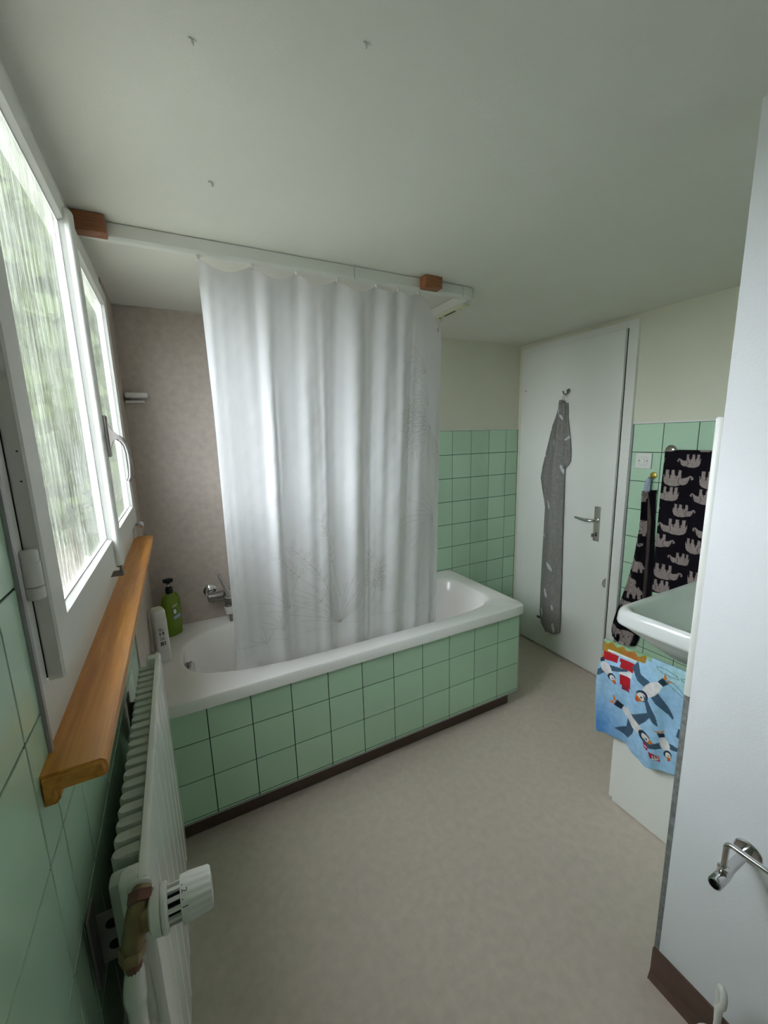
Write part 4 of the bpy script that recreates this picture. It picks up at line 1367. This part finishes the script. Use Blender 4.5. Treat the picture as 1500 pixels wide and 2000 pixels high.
def colB(U, V):
    Lb, R, Lf = .24, .0075, .372
    tot = Lb + PI * R + Lf
    t = V * tot - Lb - PI * R * .5            # metres down the front
    s = U * .345                              # metres along the arm
    sky = np.array([.33, .53, .74])[None, None, :] * np.ones(U.shape + (1,))
    blot = .5 + .5 * np.sin(14 * s + 9 * t) * np.sin(17 * t - 6 * s + 1)
    c = sky * (0.92 + .16 * blot)[..., None]
    deep = np.clip(1 - np.hypot((s - 0.0) / .11, (t - .36) / .16), 0, 1)[..., None]
    c = c * (1 - deep) + np.array([.06, .22, .55]) * deep
    pale = np.clip(1 - np.hypot((s - .27) / .12, (t - .03) / .07), 0, 1)[..., None]
    c = c * (1 - .8 * pale) + np.array([.38, .58, .55]) * .8 * pale

    def put(m, col):
        c[m] = np.array(col)
    # shore with plants along the top, houses and lighthouse upside down
    put((t < .050 - .02 * (s / .15)) & (s < .155), (.36, .20, .03))
    put((t < .010 + .006 * np.sin(160 * s)) & (s < .17), (.25, .42, .25))
    put(inell(s, t, .10, .024, .03, .012), (.42, .16, .04))
    put((t > .046) & (t < .078) & (s > .004) & (s < .062), (.45, .02, .03))
    put((t > .050) & (t < .066) & (s > .068) & (s < .125), (.45, .02, .03))
    put((t > .036) & (t < .042) & (s > .02) & (s < .125), (.75, .75, .72))
    for i_, (a, b) in enumerate(((.066, .088), (.088, .112), (.112, .155), (.155, .172))):
        w_ = .024 - .012 * (a - .066) / .1
        put((t >= a) & (t < b) & (np.abs(s - .098) < w_), ((.45, .02, .03), (.72, .75, .78), (.48, .02, .03), (.30, .03, .05))[i_])
    DK = (.020, .035, .060); WH = (.72, .68, .68); OR = (.60, .17, .02); SL = (.06, .11, .17)

    def puffin(cx, cy, sc, rot, flip=1, face=True):
        co, si = math.cos(rot), math.sin(rot)
        X = ((s - cx) * co + (t - cy) * si) / sc
        Y = (-(s - cx) * si + (t - cy) * co) / sc * flip
        put(inpoly(X, Y, [(-.15, -.12), (.05, -.55), (.25, -.95), (.35, -.98), (.28, -.5), (.18, -.1)]), SL)
        put(inpoly(X, Y, [(-.15, .15), (-.05, .55), (-.25, .95), (.15, .9), (.2, .4), (.15, .1)]), SL)
        put(inell(X, Y, 0, 0, .42, .19), WH)
        put(inpoly(X, Y, [(-.40, -.10), (-.62, -.14), (-.62, .12), (-.40, .10)]), DK)
        put(inpoly(X, Y, [(-.60, -.06), (-.78, -.24), (-.70, -.02)]) | inpoly(X, Y, [(-.60, .06), (-.80, .22), (-.68, .0)]), OR)
        put(inell(X, Y, .48, 0, .21, .19), DK)
        put(inell(X, Y, .53, 0, .16, .135), WH)
        put(inpoly(X, Y, [(.62, -.13), (.84, -.02), (.80, .06), (.62, .13)]), OR)
        put(inpoly(X, Y, [(.74, -.08), (.84, -.02), (.80, .06), (.74, .08)]), (.45, .04, .03))
        put(inell(X, Y, .55, -.02, .035, .035), DK)
    puffin(.030, .112, .075, .95)
    puffin(.125, .262, .105, .42)
    puffin(.228, .285, .068, 1.25)
    puffin(.190, .105, .095, 2.2)
    put(inpoly(s, t, [(.165, .135), (.185, .15), (.205, .19), (.21, .225), (.198, .215), (.18, .19)]), SL)
    puffin(.335, .250, .085, 1.9)
    puffin(.318, .335, .07, 3.6)
    # fish near the top right
    for (fx_, fy, a) in ((.225, .030, .2), (.255, .072, .45), (.30, .035, .1)):
        e1 = inell(s, t, fx_, fy, .036, .009, a) & ~inell(s, t, fx_, fy, .033, .0068, a)
        put(e1, (.10, .22, .25))
    # red flags with white strokes
    put(inpoly(s, t, [(.166, .300), (.182, .303), (.186, .322), (.170, .318)]), (.40, .02, .05))
    put(inpoly(s, t, [(.186, .322), (.214, .330), (.220, .352), (.194, .344)]), (.40, .02, .05))
    put((np.abs(t - .312) < .002) & (np.abs(s - .176) < .006), (.7, .68, .7))
    for k in range(3):
        put((np.abs(s - (.200 + .006 * k) - (t - .337) * .3) < .0012) & (np.abs(t - .338) < .007), (.7, .68, .7))
    put((np.abs(t - .344) < .0014) & (s > .198) & (s < .214), (.7, .68, .7))
    return c


grid_mesh('towel_cloth', SB, 190, 330, COTTONP, bt2, colB, 0.0012)

# ------------------------------------------------------------------ toilet roll holder and brush
rh = tag(empty('toilet_roll_holder', (PX, -1.84, .56)), 'empty chrome toilet roll holder with wire arm on white partition', 'roll holder')
hx, hy, hz = PX, -1.838, .560
MB().lathe((hx, hy, hz), (-1, 0, 0), [(0, .024), (.002, .0245), (.005, .022), (.0065, .010)], 28).build('rosette', CHROME, rh, smooth=40)
MB().lathe((hx - .005, hy, hz), (-1, 0, 0), [(0, .0092), (.078, .0092), (.079, .0105), (.098, .0120), (.130, .0120), (.132, .0110), (.1325, .0090), (.120, .0088), (.119, .001)], 24).build('arm', CHROME, rh, smooth=40)
MB().lathe((hx - .1245, hy, hz), (-1, 0, 0), [(0, .0086), (.001, .0086)], 20).build('open_end', DARK, rh)
MB().lathe((hx - .106, hy, hz + .009), (0, 0, 1), [(0, .0095), (.006, .0085), (.008, .0100), (.014, .0100), (.016, .0075)], 18).build('collar', CHROME, rh, smooth=40)
pw = [(hx - .106, hy, hz + .018), (hx - .106, hy, hz + .070)] + [(hx - .106, hy - .012 + .012 * math.cos(t), hz + .070 + .012 * math.sin(t)) for t in [PI / 2 * q / 6 for q in range(1, 7)]] + [(hx - .106, hy - .14, hz + .082)]
MB().tube(pw, .0052, 14).build('wire_bar', CHROME, rh, smooth=60)

tbz = tag(empty('toilet_brush', (1.115, -1.856, 0)), 'white toilet brush with looped handle standing against partition baseboard', 'toilet brush')
bx, by = 1.100, -1.856
MB().lathe((bx, by, 0), (0, 0, 1), [(0, .040), (.004, .044), (.09, .040), (.10, .036), (.101, .030), (.098, .012)], 26).build('holder', WPLAS, tbz, smooth=45)
MB().tube([(bx, by, .09), (bx, by, .17), (bx, by + .001, .21)], [.006, .0065, .008], 12).build('handle', WPLAS, tbz, smooth=50)
lp2 = [(bx + .006 * math.cos(t) * (1), by + .007 * math.cos(t), .240 + .024 * math.sin(t)) for t in [2 * PI * q / 24 for q in range(24)]]
MB().tube(lp2, .0068, 12, closed=True).build('handle_loop', WPLAS, tbz, smooth=60)

# ------------------------------------------------------------------ outdoors beyond the window
tag(MB().box(-60, -0.25, -25, 60, -1.2, -1.0).build('ground', LAWN), kind='structure')


def tree(x, yv, h, r, seed, label):
    rr = np.random.default_rng(seed)
    e = empty('tree', (x, yv, -1.0))
    tag(e, label, 'tree', 'garden trees beyond the obscure glass')
    MB().tube([(x, yv, -1.0), (x + .1, yv, h * .35 - 1.0), (x, yv + .1, h * .6 - 1.0)], [.14, .11, .07], 8).build('trunk', BARK, e)
    vs, fs = [], []
    n = 2600
    d = rr.normal(size=(n, 3)); d /= np.linalg.norm(d, axis=1)[:, None]
    rad_ = r * (0.55 + .45 * rr.random(n)) * (1 + .25 * np.sin(5 * d[:, 0] + seed) * np.cos(4 * d[:, 2]))
    c = np.array([x, yv, h * .62 - 1.0]) + d * rad_[:, None] * np.array([1, 1, h * .42 / r])
    a = rr.normal(size=(n, 3)); a /= np.linalg.norm(a, axis=1)[:, None]
    b = np.cross(a, d); b /= np.linalg.norm(b, axis=1)[:, None] + 1e-9
    s = .09 + .08 * rr.random(n)
    V = np.stack([c - a * s[:, None], c + b * s[:, None] * .5, c + a * s[:, None], c - b * s[:, None] * .5], 1).reshape(-1, 3)
    me = bpy.data.meshes.new('foliage')
    me.from_pydata(V.tolist(), [], [tuple(range(4 * i, 4 * i + 4)) for i in range(n)])
    fo = link('foliage', me, LEAF, e)
    fo['kind'] = 'stuff'
    mb = MB()
    nn, kk = 14, 9
    for i in range(kk):
        pass
    lps = [[(x + r * .72 * math.sin(PI * (i + .5) / kk) * math.cos(2 * PI * j / nn) * (1 + .12 * math.sin(3 * j + i + seed)),
             yv + r * .72 * math.sin(PI * (i + .5) / kk) * math.sin(2 * PI * j / nn) * (1 + .12 * math.cos(2 * j + i)),
             h * .62 - 1.0 - h * .42 * .74 * math.cos(PI * (i + .5) / kk)) for j in range(nn)] for i in range(kk)]
    mb.loops(lps, cap0=True, cap1=True).build('sky_block_core', LEAF, e, smooth=60)  # solid core added inside the crown to block the sky behind it


TREES = (((-0.86, 2.4), 5.6, 0.85, 'slim dark green tree closest to the house wall outside the window'),
         ((-2.3, 4.6), 6.6, 0.95, 'tall dark green tree outside, behind the slim tree by the house wall'),
         ((-0.9, 6.6), 8.2, 1.05, 'tallest dark green tree outside, in line with the house wall'),
         ((-3.6, 6.6), 5.6, 1.25, 'broad dark green tree outside, further from the house wall'),
         ((-2.0, 10.2), 7.4, 1.5, 'large dark green tree far down the garden outside'))
for i, ((x, yv), h, r, lab) in enumerate(TREES):
    tree(x, yv, h, r, 20 + i, lab)
